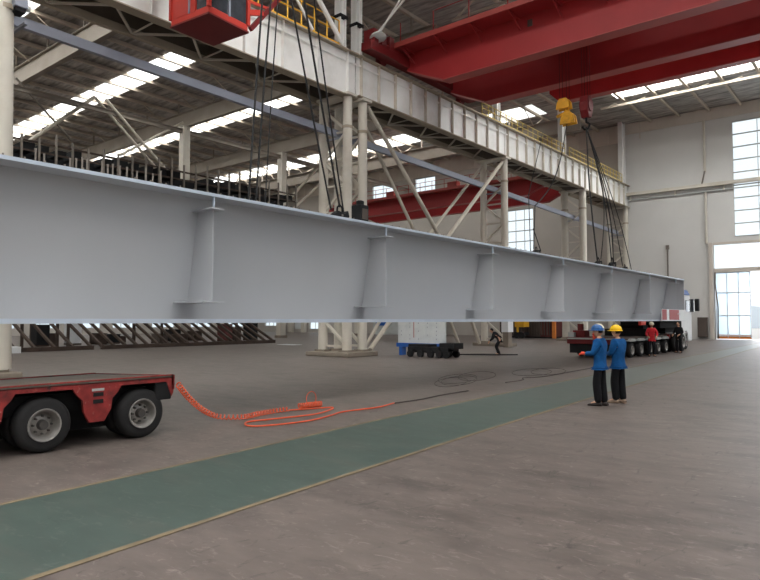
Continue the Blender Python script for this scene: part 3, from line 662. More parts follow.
sl = [((-10.35, 8.36, ZT), .022, 'black wire sling, leftmost of the left bunch'), ((-10.35, 8.55, ZT), .02, 'black wire sling, second from the left in the left bunch'),
      ((-10.35, 8.8, ZT), .014, 'thin black wire sling in the left bunch'),
      ((-10.3, 10.75, ZT+.2), .022, 'black wire sling dropping to the clamp, left of three'), ((-10.3, 11.05, ZT+.3), .026, 'thick black wire sling dropping to the clamp, middle of three'),
      ((-10.4, 11.3, ZT+.2), .02, 'black wire sling dropping to the clamp, right of three')]
for i, (e, r, l) in enumerate(sl):
    sx_ = (-.1, .15, .3, -.5, 0, .5)[i]
    p0 = Vector((HK1[0], HK1[1]+sx_, HK1[2])); p1 = Vector(e); pts = []
    for k in range(9):
        u = k/8; p = p0.lerp(p1, u); p.y += (-.04 if i < 3 else -.06)*math.sin(math.pi*u); pts.append(p)
    tag(rope(pts, r).build('sling', 'rope'), l, 'sling', 'left slings')
HKy = (-12.7, 30.1, 11.5); HKr = (-11.75, 30.2, 11.15)
def crv(p0, p1, bow, n=9):
    p0 = Vector(p0); p1 = Vector(p1)
    return [p0.lerp(p1, k/(n-1))+Vector(bow)*math.sin(math.pi*k/(n-1)) for k in range(n)]
knee = (-10.9, 22.7, 6.2)
t = thing('sling', (-10.4, 22, ZT), 'long black sling ending in an A shape on the girder, from the yellow hook', 'sling')
rope(crv(HKy, knee, (0, .3, -.6)), .024).build('upper_rope', 'rope', t)
rope([knee, (-10.3, 21.3, ZT+.2)], .02).build('rope_leg', 'rope', t); rope([(-10.6, 21.9, 5.2), (-10.3, 21.9, ZT+.15)], .02).build('rope_leg', 'rope', t)
tag(rope([(-22.3, 47.5, 13.1), (-10.4, 21.25, ZT+.1)][::-1][0:1]+[(-11.9, 24.2, 7.0), (-14, 30.2, 11.4)], .018).build('sling', 'rope'), 'thin black sling left of the A-shaped one', 'sling')
for i, (e, bow, r) in enumerate([((-10.3, 27.5, ZT+.15), (.1, -.5, 0), .035), ((-10.3, 27.9, ZT+.3), (.3, .4, 0), .022), ((-10.3, 29.2, ZT+.4), (.1, .3, 0), .028), ((-10.3, 29.5, ZT+.3), (.1, .6, -.2), .022),
                               ((-10.4, 31.0, ZT+.2), (.1, .3, 0), .022), ((-10.4, 32.3, ZT+.05), (0, .9, -.3), .02), ((-10.6, 30.3, ZT+.2), (0, 1.2, -.4), .016)]):
    lb = ['thick black sling from the red hook to the left clamp', 'thin black sling second from left under the red hook', 'black sling from the red hook to the tall middle clamp', 'bowed black sling right of the middle clamp',
          'black sling to the small clamp near the girder end', 'slack black sling ending farthest right on the girder', 'very thin bowed sling under the red hook'][i]
    tag(rope(crv(HKr, e, bow), r).build('sling', 'rope'), lb, 'sling', 'right slings')

# ================================================================== TRAILERS
def wheel(parent, x, y, r, side=1, w_=.26, dual=True):
    """axle along x, outer face at x"""
    def prof(w0): return [(0, r*.56), (.012, r*.62), (0.0, r*.8), (.02, r*.93), (.05, r*.985), (w0*.5, r), (w0-.05, r*.985), (w0-.02, r*.93), (w0, r*.8), (w0-.01, r*.56)]
    ax = (-side, 0, 0)
    b = MB().lathe((x, y, r), ax, prof(w_)+[(0, r*.56)], 40, False)
    if dual: b.lathe((x-side*(w_+.06), y, r), ax, prof(w_), 40)
    for k in range(40):
        pass
    wo = b.build('wheel', 'tyre', parent, smooth='angle')
    MB().lathe((x-side*-.004, y, r), ax, [(.01, r*.6), (-.004, r*.585), (.0, r*.54), (.03, r*.5), (.11, r*.46), (.13, r*.4), (.1, r*.3), (.1, .001)], 32, False).build('rim', 'rim', wo, smooth='angle')
    hb_ = MB().lathe((x-side*.005, y, r), ax, [(0.02, r*.13), (.02, r*.16), (.1, r*.2)], 20)
    for k in range(8):
        a = k*math.pi/4; hb_.lathe((x-side*.06, y+math.cos(a)*r*.32, r+math.sin(a)*r*.32), ax, [(0, .014), (.05, .016)], 6)
    hb_.build('hub', 'hub', wo, smooth='angle')
    return wo
tr = thing('modular_trailer', (-10.5, 2.5, 0), 'worn red flatbed trailer on fat tyres at the lower left', 'trailer')
xa, xb = -9.03, -11.6
ya, yb_ = -1.2, 5.83
wy = [-.57, .9, 2.38, 3.88, 5.32]
wy = [y for y in wy]
for s_, x in ((1, xa), (-1, xb)):
    for y in wy: wheel(tr, x-s_*.02, y, .375, s_)
# side frames with arches
def side(x0, x1, nm='side_frame'):
    b = MB(); top = .90
    # strip above wheels
    b.box(x0, x1, ya, yb_, .83, top)
    ys = [ya]+wy+[yb_]
    for i in range(len(wy)-1):
        m_ = (wy[i]+wy[i+1])/2
        b.prism([(m_-.36, .83), (m_+.36, .83), (m_+.30, .74), (m_+.22, .66), (m_+.2, .5), (m_+.1, .34), (m_-.12, .34), (m_-.2, .5), (m_-.22, .66), (m_-.30, .74)], 'x', x0, x1)
    b.prism([(yb_-.12, .83), (yb_, .83), (yb_, .66), (yb_-.03, .6)], 'x', x0, x1)
    b.build(nm, 'truckred', tr)
side(xa-.05, xa); 
MB().prism([(xb, .78), (xa, .885), (xa, .92), (xb, .81)], 'y', ya, yb_).build('deck', 'deck', tr)
b = MB()
for m_ in [(wy[i]+wy[i+1])/2 for i in range(4)]:
    for z in (.73, .63): MB().box(xa, xa+.006, m_-.07, m_+.08, z-.028, z+.028).build('slot', 'black', tr)
MB().box(xb+.1, xa-.3, ya+.1, yb_-.15, .5, .76).box(xb+1.1, xa-1.1, ya, yb_-.2, .35, .6).box(xb+.3, xa-.62, ya, yb_-.25, .16, .5).build('chassis', 'black', tr)  # lowest box added to deepen the shadow under the trailer
MB().box(xa-.3, xa-.02, yb_-.3, yb_-.02, .55, .83).build('end_buffer', 'black', tr, bevel=.02)
MB().prism([(xb, .6), (xa, .7), (xa, .93), (xb, .82)], 'y', yb_-.03, yb_+.02).build('end_plate', 'truckred', tr)
b = MB()
for y in wy: b.tube([(xb+.3, y, .4), (xa-.3, y, .4)], .07, 10)
b.build('axle', 'black', tr)
b = MB()
for x in (-11.57, -9.055):
    z = .92-(xa-x)*.0428; MB().box(x-.022, x+.022, ya, yb_, z, z+.02).build('deck_rail', 'truckred', tr)
# worn labels / reflectors: reflective patches on frame
b = MB()
for y in (.15, 1.6, 3.2, 4.6): b.box(xa, xa+.006, y-.09, y+.09, .44 if y < 4 else .78, .475 if y < 4 else .815)
b.build('reflector', 'greypanel', tr)
for zz, s2 in ((.945, 0),): pass
# far trailer
t2 = thing('modular_trailer', (-11.2, 33, 0), 'dark red low trailer carrying the far end of the girder', 'trailer')
xc_, xd_ = -10.1, -12.75
for y in (31.3, 32.7, 34.1, 35.5, 36.9): wheel(t2, xc_, y, .36, 1); wheel(t2, xd_, y, .36, -1)
MB().box(xd_, xc_-.1, 30.05, 37.4, .86, .98).build('deck', 'boxbrown', t2)
MB().box(xd_, xc_-.1, 29.85, 30.05, .66, .98).build('end_beam', 'darkred', t2, bevel=.02)
MB().box(xd_+.1, xc_-.2, 29.95, 30.1, .22, .66).build('end_skirt', 'black', t2)
MB().box(xd_+.05, xc_-.15, 29.8, 29.86, .88, .95).build('end_strip', 'greypanel', t2)
MB().box(xd_+.3, xc_-.45, 30.1, 37.3, .3, .86).build('chassis', 'black', t2)
b = MB()
for y in (31.3, 32.7, 34.1, 35.5, 36.9): b.prism([(y-.45, .8), (y-.3, .9), (y+.3, .9), (y+.45, .8), (y+.4, .78), (y-.4, .78)], 'x', xc_-.3, xc_+.02)
b.build('mudguard', 'greypanel', t2)
MB().box(xd_+.2, xd_+.8, 30.1, 30.7, .98, 1.3).box(xd_+.35, xd_+.6, 30.3, 30.5, 1.3, 1.62).build('pump_unit', 'darkred', t2, bevel=.02)
MB().box(xd_+.05, xd_+.35, 29.9, 30.25, .98, 1.2).build('tool_box', 'greypanel', t2)
MB().box(-12.2, -10.1, 33.4, 34.6, .98, 1.35).box(-11.9, -10.3, 33.6, 34.4, 1.35, 1.55).build('bolster', 'black', t2, bevel=.02)
# ---- truck
tk = thing('truck', (-11.2, 39.5, 0), 'white tractor truck under the far end of the girder', 'truck')
for y in (38.6, 40.0): wheel(tk, -10.0, y, .5, 1, .28); wheel(tk, -12.4, y, .5, -1, .28)
wheel(tk, -10.4, 42.2, .5, 1, .3, False); wheel(tk, -12.3, 42.2, .5, -1, .3, False)
MB().box(-11.9, -10.5, 37.5, 43.0, .62, .95).build('chassis', 'black', tk)
MB().box(-12.0, -10.4, 37.8, 40.2, 1.04, 1.4).box(-12.2, -10.1, 35.8, 40.0, 1.36, 1.74).build('fifth_wheel_frame', 'black', tk, bevel=.02)
MB().prism([(40.9, 1.0), (40.9, 3.2), (41.2, 3.35), (42.8, 3.3), (43.15, 2.3), (43.2, .5), (42.4, .5), (42.3, .95), (41.8, 1.15), (41.3, .95), (41.2, .8)], 'x', -12.5, -10.3).build('cab', 'white', tk, bevel=.05)
MB().prism([(41.7, 2.3), (41.75, 3.0), (42.65, 2.95), (42.95, 2.3)], 'x', -10.29, -10.27).build('side_window', 'darkglass', tk)
MB().prism([(40.95, 3.3), (41.0, 3.62), (41.9, 3.6), (42.6, 3.32)], 'x', -12.1, -10.2).build('roof_fairing', 'blue', tk, bevel=.05)
MB().box(-12.2, -10.15, 43.12, 43.2, 2.3, 3.1).build('windscreen', 'darkglass', tk)
MB().bar((-10.3, 42.6, 3.05), (-9.9, 42.75, 3.0), .04, .04).box(-9.98, -9.78, 42.6, 42.95, 2.35, 3.1).build('mirror', 'black', tk, bevel=.02)
MB().box(-10.5, -10.25, 40.7, 41.5, .45, 1.0).build('fuel_tank', 'greypanel', tk, bevel=.05)
MB().box(-10.4, -9.95, 37.9, 40.6, 1.04, 1.08).build('mudguard', 'white', tk)
MB().box(-10.4, -10.1, 37.5, 37.6, .8, 1.0).build('tail_light', 'red', tk)
# striped bolster blocks on truck side (red/white plates at the foot of the girder end)
t = thing('warning_board', (-9.85, 36.2, 1.78), 'red and white plates fixed low on the far end of the girder', 'board')
MB().box(-9.9, -9.87, 35.3, 40.1, 1.79, 2.38).build('white_plate', 'white', t)
for y0, y1 in ((35.4, 36.2), (36.7, 38.6)): MB().box(-9.87, -9.86, y0, y1, 1.81, 2.36).build('red_plate', 'red', t)
MB().box(-9.95, -9.85, 35.3, 40.1, 1.76, 1.79).build('rail', 'white', t)
MB().box(-10.0, -9.86, 31.9, 32.6, 1.55, 1.73).build('red_tab', 'cabred', t)

# ================================================================== THINGS ON THE FLOOR
# white board with blue base on dark stack
t = thing('panel_board', (-19, 26.5, .4), 'big pale marked board with a blue foot beside the four-legged column', 'board')
MB().box(-20.5, -17.55, 26.48, 26.56, .62, 2.9).build('sheet', 'board', t)
MB().box(-20.55, -17.5, 26.4, 26.64, .42, .62).build('foot_beam', 'blue', t)
b = MB()
for i in range(5):
    for j in range(6):
        if random.random() < .7: b.box(-20.3+i*.55, -20.27+i*.55, 26.474, 26.48, .8+j*.2, .87+j*.2)
b.build('mark', 'conduit', t)
MB().box(-19.5, -19.46, 26.474, 26.48, .9, 1.7).build('red_mark', 'redlip', t)
MB().box(-20.3, -20.15, 26.3, 26.7, 0, .42).box(-18.0, -17.85, 26.3, 26.7, 0, .42).build('trestle', 'blue', t)
t = thing('steel_bogie', (-18, 26, 0), 'low black wheeled bogie with steel blocks in front of the pale board', 'bogie')
b = MB().box(-19.0, -16.6, 25.3, 26.2, .3, .5).box(-19.0, -17.8, 25.35, 26.1, .5, .62).box(-17.2, -16.4, 25.4, 26.3, .42, .7)
b.build('frame', 'black', t, bevel=.02)
for i, x in enumerate((-18.8, -18.2, -17.6, -17.1, -16.7)): MB().lathe((x, 25.2, .17), (0, 1, 0), [(0, .1), (0, .17), (.14, .17)], 16).build('roller', 'black', t); MB().lathe((x, 26.05, .17), (0, 1, 0), [(0, .17), (.14, .17)], 16).build('roller', 'black', t)
b = MB()
for i in range(5): b.box(-18.9+i*.5, -18.6+i*.5, 25.25, 25.6, .22, .45+.05*(i % 2))
b.build('block', 'greypanel' if False else 'black', t)
tag(MB().prism([(-18.0, 28.2), (-16.2, 28.9), (-15.4, 29.9), (-17.2, 29.4)], 'z', 0, .05).build('steel_plate', 'black'), 'flat dark steel plate on the floor before the bending person', 'plate')
t = thing('white_cabinet', (-20.4, 38.2, 0), 'pale sheet box at the foot of the middle lattice column', 'cabinet')
MB().box(-20.7, -20.2, 37.9, 38.6, 1.0, 2.6).build('body', 'white', t); MB().box(-20.65, -20.25, 38.0, 38.5, 0, 1.0).build('stand', 'plinth', t)
t = thing('shipping_container', (-32, 60, 0), 'dark brown container far behind the beam, with a maroon section', 'container')
MB().box(-32.4, -27.9, 59.0, 61.4, .15, 2.6).build('body', 'boxbrown', t); MB().box(-27.9, -26.7, 59.0, 61.4, .15, 2.6).build('maroon_section', 'maroon', t)
b = MB()
for i in range(20): b.box(-32.3+i*.28, -32.2+i*.28, 58.95, 59.0, .3, 2.5)
b.build('rib', 'boxbrown', t); MB().box(-32.4, -26.7, 58.98, 61.4, 0, .15).build('skid', 'black', t)
tag(MB().box(-26.65, -26.35, 58.9, 59.2, 0, 2.9).build('post', 'orange'), 'orange post at the right end of the dark container', 'post')
t = thing('forklift', (-29.4, 58, 0), 'small yellow machine before the dark container', 'machine')
MB().box(-29.9, -28.9, 57.4, 58.6, 1.1, 1.7).box(-29.7, -29.5, 57.4, 57.6, .6, 1.2).build('body', 'yellow', t, bevel=.04); MB().box(-30.0, -29.0, 57.5, 58.7, .3, .6).build('base', 'black', t)
MB().lathe((-29.7, 57.35, .3), (0, 1, 0), [(0, .15), (0, .3), (.2, .3)], 16).lathe((-29.1, 57.35, .3), (0, 1, 0), [(0, .3), (.2, .3)], 16).build('wheel', 'tyre', t)
# far wall bits (low)
for x, l in ((-72.9, 'beige wall column left of the dark machine in the far corner'), (-70.3, 'beige wall column between dark machine and pale notice panels'), (-67.6, 'beige wall column beside the glazed opening')):
    tag(MB().box(x-.35, x+.35, YW-.6, YW-.1, 0, 6).build('wall_column', 'column'), l, 'column')
t = thing('dark_machine', (-71.4, 64, 0), 'small dark machine between two beige wall columns far away', 'machine')
MB().box(-71.9, -70.9, 63.6, 64.6, 0, 1.1).build('body', 'black', t, bevel=.05); MB().box(-71.6, -71.2, 63.8, 64.3, 1.1, 1.5).bar((-71.4, 64, 1.5), (-71.7, 63.8, 2.4), .1).build('head', 'darkbrown', t)
tag(MB().box(-69.7, -68.2, YW-.08, YW, .5, 1.5).build('notice_panel', 'board'), 'pale notice panel low on the far wall', 'panel')
b = MB()
t = thing('storage_shed', (-47, 63, 0), 'pale low shed against the end wall left of the white board', 'shed')
MB().box(-52, -43, 62, 65, 0, 2.6).build('body', 'greypanel', t); MB().box(-51.5, -49.5, 61.95, 62, 1.1, 2.2).build('blue_panel', 'blue', t)
MB().box(-52.1, -42.9, 61.9, 65, 2.6, 2.7).build('roof', 'white', t)
# dark leaning steel frames, left
def frame_unit(y0, y1, n, label):
    t = thing('leaning_rack', (-38.6, (y0+y1)/2, 0), label, 'steel frame')
    x0, x1, zt = -38.0, -42.6, 2.3
    MB().box(x0-.1, x0+.1, y0-.1, y1+.1, .02, .26).build('bottom_rail', 'darkbrown', t)
    MB().box(x1-.1, x1+.1, y0-.1, y1+.1, zt-.12, zt+.12).build('top_rail', 'darkbrown', t)
    for i in range(n):
        y = y0+(y1-y0)*i/(n-1); MB().bar((x0, y, .16), (x1, y, zt), .13, .16).build('bar', 'darkbrown', t)
    for y in (y0, (y0+y1)/2, y1): MB().bar((x1, y, 0), (x1, y, zt), .15, .15).build('prop', 'darkbrown', t)
frame_unit(14.6, 18.9, 5, 'dark rusty leaning steel frame nearest the big left column')
frame_unit(19.6, 33.3, 19, 'long row of dark rusty leaning steel bars behind the trailer')
cl = ['boxbrown', 'black', 'greypanel', 'darkbrown', 'maroon', 'white', 'conduit', 'orange', 'blue']
for i in range(16):
    y = 14.8+i*1.45+(.9 if i == 12 else 0); x = -46+random.uniform(-3.0, 1.6); h = .35+1.2*random.random(); m = cl[i % 9] if i % 4 == 1 else ('black' if i % 2 else 'darkbrown')
    cn = {'boxbrown': 'brown', 'black': 'black', 'greypanel': 'grey', 'darkbrown': 'rusty', 'maroon': 'maroon', 'white': 'white', 'conduit': 'blue grey', 'orange': 'orange', 'blue': 'blue'}[m]
    cnt[cn] = cnt.get(cn, 0)+1
    t = thing('steel_crate', (x, y, 0), 'small %s crate behind the leaning steel frames, %s' % (cn, ORD[cnt[cn]-1] + (' of its colour' if cnt[cn] == 1 else ' of its colour from the left')), 'crate', 'crates behind the leaning frames')
    MB().box(x-.5, x+.5, y-.42, y+.42, .1, h).build('body', m, t, bevel=.03)
    MB().box(x-.52, x-.4, y-.4, y+.4, 0, .1).build('skid', 'darkbrown', t); MB().box(x+.4, x+.52, y-.4, y+.4, 0, .1).build('skid', 'darkbrown', t)
    MB().box(x-.53, x+.53, y-.45, y+.45, h, h+.05).build('lid', m, t)
tag(MB().box(-37.9, -37.2, 13.9, 14.6, 0, .35).build('white_block', 'white'), 'small white block at the left end of the leaning frames', 'block')
tag(MB().box(-35.6, -33.9, 31.5, 32.4, 0, .02).build('floor_sheet', 'board'), 'thin pale sheet lying flat on the far floor', 'sheet')

# ---- hoses
def smooth_pts(p, n=6):
    out = []
    P_ = [Vector(q) for q in p]; P_ = [P_[0]]+P_+[P_[-1]]
    for i in range(1, len(P_)-2):
        for k in range(n):
            t_ = k/n; a, b_, c, d = P_[i-1:i+3]
            out.append(.5*((2*b_)+(c-a)*t_+(2*a-5*b_+4*c-d)*t_**2+(3*b_-a-3*c+d)*t_**3))
    out.append(P_[-2]); return out
def coil(pts, R, r, turns_per_m, n=12):
    base = smooth_pts(pts, 10); L = 0; out = []; ang = 0
    for i in range(len(base)-1):
        p, q = base[i], base[i+1]; seg = (q-p).length; d = (q-p).normalized(); u = Vector((0, 0, 1)); s_ = d.cross(u).normalized(); u = s_.cross(d)
        m = max(1, int(seg*turns_per_m*n))
        for k in range(m):
            c = p.lerp(q, k/m); ang += 2*math.pi/n
            out.append(c+(s_*math.cos(ang)+u*math.sin(ang))*R)
    return out
t = thing('air_hose', (-9.2, 7.5, 0), 'orange coiled air hose running from the trailer across the floor', 'hose')
MB().tube(coil([(-8.95, 5.86, .78), (-9.15, 6.2, .52), (-9.3, 6.6, .26), (-9.4, 7.0, .1), (-9.3, 7.45, .055), (-9.4, 7.9, .055), (-9.44, 8.3, .055), (-9.42, 8.66, .055)], .04, .01, 13), .011, 6).build('coil', 'hose', t, smooth=True)
MB().tube(smooth_pts([(-9.42, 8.66, .03), (-9.3, 9.1, .02), (-9.1, 9.55, .02), (-8.85, 9.2, .02), (-8.7, 8.6, .02), (-8.85, 7.8, .02), (-8.95, 7.3, .02), (-8.75, 7.05, .02), (-8.5, 7.05, .02), (-8.3, 7.5, .02), (-8.22, 8.1, .02), (-8.35, 8.7, .02), (-8.5, 9.2, .02), (-8.45, 9.7, .02), (-8.39, 10.2, .02), (-8.55, 10.9, .02)], 8), .014, 8).build('loop', 'hose', t, smooth=True)
t = thing('air_hose', (-9.5, 9.3, 0), 'orange bundled hose coil with an upright loop on the floor', 'hose')
MB().tube(coil([(-9.55, 9.05, .06), (-9.5, 9.3, .06), (-9.45, 9.6, .06)], .05, .01, 26), .012, 6).build('coil', 'hose', t, smooth=True)
MB().tube([(-9.5, 9.35+.14*math.sin(a), .19+.14*math.cos(a)) for a in [x*math.pi/10-2.6 for x in range(18)]], .009, 6).build('upright_loop', 'hose', t, smooth=True)
tag(MB().tube(smooth_pts([(-8.55, 10.9, .015), (-8.5, 11.8, .015), (-8.6, 12.8, .015), (-8.6, 14.0, .015)], 8), .013, 6).build('cable', 'cable', smooth=True), 'dark cable continuing from the orange hose over the floor', 'cable')
def ring(cx, cy, rx, ry, z, n=28, tilt=0): return [(cx+rx*math.cos(2*math.pi*i/n), cy+ry*math.sin(2*math.pi*i/n), z+tilt*math.sin(2*math.pi*i/n)) for i in range(n+1)]
t = thing('cable_coil', (-9.6, 15.6, 0), 'loose dark cable coil on the floor, left one', 'cable')
for k, (a, c, s_) in enumerate(((-9.7, 14.9, .5), (-9.6, 15.15, .55), (-9.75, 15.3, .6), (-9.6, 16.1, .6))): MB().tube(ring(a, c, s_*.9, s_*.9, .1+.03*k, tilt=.09), .006, 5).build('ring', 'cable', t, smooth=True)
t = thing('cable_coil', (-9.4, 20, 0), 'loose dark cable coil on the floor, right one', 'cable')
for k, (a, c, s_) in enumerate(((-9.6, 19.6, .8), (-9.2, 20.0, .7))): MB().tube(ring(a, c, s_*.8, s_*.8, .08+.02*k, tilt=.07), .006, 5).build('ring', 'cable', t, smooth=True)
tag(MB().tube(smooth_pts([(-8.9, 16.5, .015), (-8.9, 17.6, .015), (-9.2, 18.2, .015), (-8.9, 19.0, .015), (-9.0, 21.5, .015), (-9.2, 25, .015)], 6), .01, 5).build('cable', 'cable', smooth=True), 'thin dark cable joining the two loose coils', 'cable')

# ================================================================== PEOPLE
def skinned(verts, edges, radii, lv=2):
    """grow a smooth surface over a skeleton; returns (verts, faces) as evaluated"""
    me = bpy.data.meshes.new('sk'); me.from_pydata(verts, edges, []); o = bpy.data.objects.new('sk', me); COL.objects.link(o)
    md = o.modifiers.new('Skin', 'SKIN'); md.use_smooth_shade = True
    lay = me.skin_vertices[0].data
    for i, r in enumerate(radii):
        lay[i].radius = r if isinstance(r, tuple) else (r, r); lay[i].use_root = (i == 0)
    sb = o.modifiers.new('sub', 'SUBSURF'); sb.levels = lv; sb.render_levels = lv
    dg = bpy.context.evaluated_depsgraph_get(); dg.update(); ev = o.evaluated_get(dg); m2 = ev.to_mesh()
    V = [tuple(v.co) for v in m2.vertices]; Fc = [tuple(p.vertices) for p in m2.polygons]
    ev.to_mesh_clear(); bpy.data.objects.remove(o); bpy.data.meshes.remove(me)
    return V, Fc
def ellipsoid(b, c, r, n=20, m=14, fn=None):
    k = len(b.v)
    for i in range(m+1):
        ph = math.pi*i/m
        for j in range(n):
            th = 2*math.pi*j/n; x = math.sin(ph)*math.cos(th); y = math.sin(ph)*math.sin(th); z = math.cos(ph)
            if fn: x, y, z = fn(x, y, z)
            b.v.append((c[0]+x*r[0], c[1]+y*r[1], c[2]+z*r[2]))
    for i in range(m):
        for j in range(n):
            a = k+i*n+j; d = k+i*n+(j+1) % n; b.f.append((a, d, d+n, a+n))
def person(name, loc, rot, label, J, jacket, trouser, shoe, helmet=None, helmet_top=None, head_turn=0, head_tilt=0, glove='skin', hands=True, scale=1.0, hair=True, lv=2):
    """local frame: person faces +Y, x to their right. J: joints dictionary"""
    root = thing(name, loc, label, 'person')
    inv = []
    def link(b, nm, m, parent=root, smooth=True):
        me = bpy.data.meshes.new(nm); me.from_pydata([tuple(Vector(v)*scale) for v in b.v], [], b.f); me.update()
        me.materials.append(M[m]); o = bpy.data.objects.new(nm, me); COL.objects.link(o)
        for p_ in me.polygons: p_.use_smooth = smooth
        o.parent = parent; return o
    j = J
    # body (skin)
    names = ['pelvis', 'belly', 'chest', 'neck', 'headbase', 'shL', 'elL', 'wrL', 'shR', 'elR', 'wrR', 'hipL', 'knL', 'anL', 'hipR', 'knR', 'anR', 'toeL', 'toeR']
    idx = {n: i for i, n in enumerate(names)}
    E_ = [('pelvis', 'belly'), ('belly', 'chest'), ('chest', 'neck'), ('neck', 'headbase'), ('chest', 'shL'), ('shL', 'elL'), ('elL', 'wrL'), ('chest', 'shR'), ('shR', 'elR'), ('elR', 'wrR'),
          ('pelvis', 'hipL'), ('hipL', 'knL'), ('knL', 'anL'), ('pelvis', 'hipR'), ('hipR', 'knR'), ('knR', 'anR'), ('anL', 'toeL'), ('anR', 'toeR')]
    R_ = {'pelvis': (.13, .1), 'belly': (.13, .1), 'chest': (.14, .1), 'neck': (.055, .055), 'headbase': (.05, .05), 'sh': .06, 'el': .042, 'wr': .03, 'hip': .085, 'kn': .058, 'an': .04, 'toe': .03}
    rr = [R_.get(n, R_.get(n[:-1])) for n in names]
    V, Fc = skinned([j[n] for n in names], [(idx[a], idx[b_]) for a, b_ in E_], rr, lv)
    body = MB(); body.add(V, Fc)
    hc = Vector(j['headbase'])+Vector((0, .02, .09))
    Rh = Matrix.Rotation(head_turn, 4, 'Z') @ Matrix.Rotation(head_tilt, 4, 'X')
    hb2 = MB()
    def hf(x, y, z):
        s = 1.0
        if z < -.2: s = 1-.28*(-z-.2)/.8
        yy = y
        if y > 0: yy = y*(1-.06*(z > .3))
        return x*s*.93, yy*(s if y < 0 else .5*s+.5), z
    ellipsoid(hb2, (0, 0, 0), (.078, .098, .118), 20, 16, hf)
    hb2.add([(0, .112, -.012), (-.016, .088, -.03), (.016, .088, -.03), (0, .09, .03), (0, .09, -.038)], [(0, 1, 3), (0, 3, 2), (0, 2, 4), (0, 4, 1), (1, 2, 3), (1, 4, 2)])
    for s in (-1, 1): ellipsoid(hb2, (s*.076, -.005, -.005), (.012, .02, .032), 8, 6)
    body.add([Rh @ Vector(v)+hc for v in hb2.v], hb2.f)
    if hands:
        for s, w_, e_ in ((-1, 'wrL', 'elL'), (1, 'wrR', 'elR')):
            d = (Vector(j[w_])-Vector(j[e_])).normalized(); up_ = Vector(j.get('palm'+w_[-1], (0, 0, 1))); side_ = d.cross(up_).normalized(); up_ = side_.cross(d)
            w0 = Vector(j[w_])
            hbm = body if glove == 'skin' else MB()
            hbm.tube([w0-d*.02, w0+d*.03, w0+d*.08, w0+d*.095], [.028, .036, .036, .02], 10)
            for k in range(4):
                o_ = side_*(-.027+.018*k); L = (.065, .075, .07, .055)[k]; p0 = w0+d*.085+o_
                p1 = p0+d*L*.45-up_*.008; p2 = p1+d*L*.3-up_*L*.3; p3 = p2+d*L*.05-up_*L*.35
                hbm.tube([p0-d*.02, p0, p1, p2, p3], [.010, .0105, .0095, .009, .0065], 7)
            th = side_*(-s)*.035; p0 = w0+d*.03+th*.8; hbm.tube([p0, p0+th*.6+d*.03, p0+th*.75+d*.055-up_*.015], [.013, .011, .008], 7)
            if glove != 'skin': link(hbm, 'glove', glove)
    bo = link(body, 'body', 'skin')
    def lerp(a, b_, t_): return tuple(Vector(a).lerp(Vector(b_), t_))
    # jacket
    nm = ['pelvis', 'belly', 'chest', 'collar', 'shL', 'elL', 'cuL', 'shR', 'elR', 'cuR', 'hem']
    P_ = dict(j); P_['collar'] = lerp(j['chest'], j['neck'], 1.0); P_['cuL'] = lerp(j['elL'], j['wrL'], .93); P_['cuR'] = lerp(j['elR'], j['wrR'], .93)
    P_['hem'] = tuple(Vector(j['pelvis'])+Vector((0, 0, -.1)))
    rad = {'pelvis': (.172, .13), 'belly': (.178, .14), 'chest': (.185, .14), 'collar': (.078, .078), 'shL': .095, 'shR': .095, 'elL': .066, 'elR': .066, 'cuL': .05, 'cuR': .05, 'hem': (.18, .14)}
    id2 = {n: i for i, n in enumerate(nm)}
    ee = [('pelvis', 'belly'), ('belly', 'chest'), ('chest', 'collar'), ('chest', 'shL'), ('shL', 'elL'), ('elL', 'cuL'), ('chest', 'shR'), ('shR', 'elR'), ('elR', 'cuR'), ('pelvis', 'hem')]
    V, Fc = skinned([P_[n] for n in nm], [(id2[a], id2[b_]) for a, b_ in ee], [rad[n] for n in nm], lv)
    b = MB(); b.add(V, Fc); jk = link(b, 'jacket', jacket)
    nm = ['pelvis', 'hipL', 'knL', 'anL', 'hipR', 'knR', 'anR']; P_ = dict(j); P_['pelvis'] = tuple(Vector(j['pelvis'])+Vector((0, 0, -.06))); P_['anL'] = tuple(Vector(j['anL'])+Vector((0, -.01, -.035))); P_['anR'] = tuple(Vector(j['anR'])+Vector((0, -.01, -.035)))
    id3 = {n: i for i, n in enumerate(nm)}
    V, Fc = skinned([P_[n] for n in nm], [(id3[a], id3[b_]) for a, b_ in [('pelvis', 'hipL'), ('hipL', 'knL'), ('knL', 'anL'), ('pelvis', 'hipR'), ('hipR', 'knR'), ('knR', 'anR')]],
                    [(.09, .08), .085, .092, .078, .085, .092, .078], lv)
    b = MB(); b.add(V, Fc); link(b, 'trousers', trouser)
    for a, t_ in (('anL', 'toeL'), ('anR', 'toeR')):
        A = Vector(j[a]); T = Vector(j[t_]); A.z = 0; T.z = 0; d = (T-A).normalized(); s_ = Vector((d.y, -d.x, 0)); b = MB()
        for k, (u, w2, h) in enumerate([(-.08, .03, .05), (-.06, .042, .085), (0, .044, .1), (.07, .046, .07), (.14, .05, .05), (.19, .042, .04), (.215, .02, .025)]):
            c = A+d*u
            for q, z in ((-1, 0), (-1, h*.6), (-.6, h), (.6, h), (1, h*.6), (1, 0)): b.v.append(tuple(c+s_*w2*q+Vector((0, 0, z+.002))))
        for k in range(6):
            for q in range(6): b.f.append((k*6+q, k*6+(q+1) % 6, k*6+6+(q+1) % 6, k*6+6+q))
        b.f.append(tuple(range(6))); b.f.append(tuple(reversed(range(36, 42)))); link(b, 'shoe', shoe)
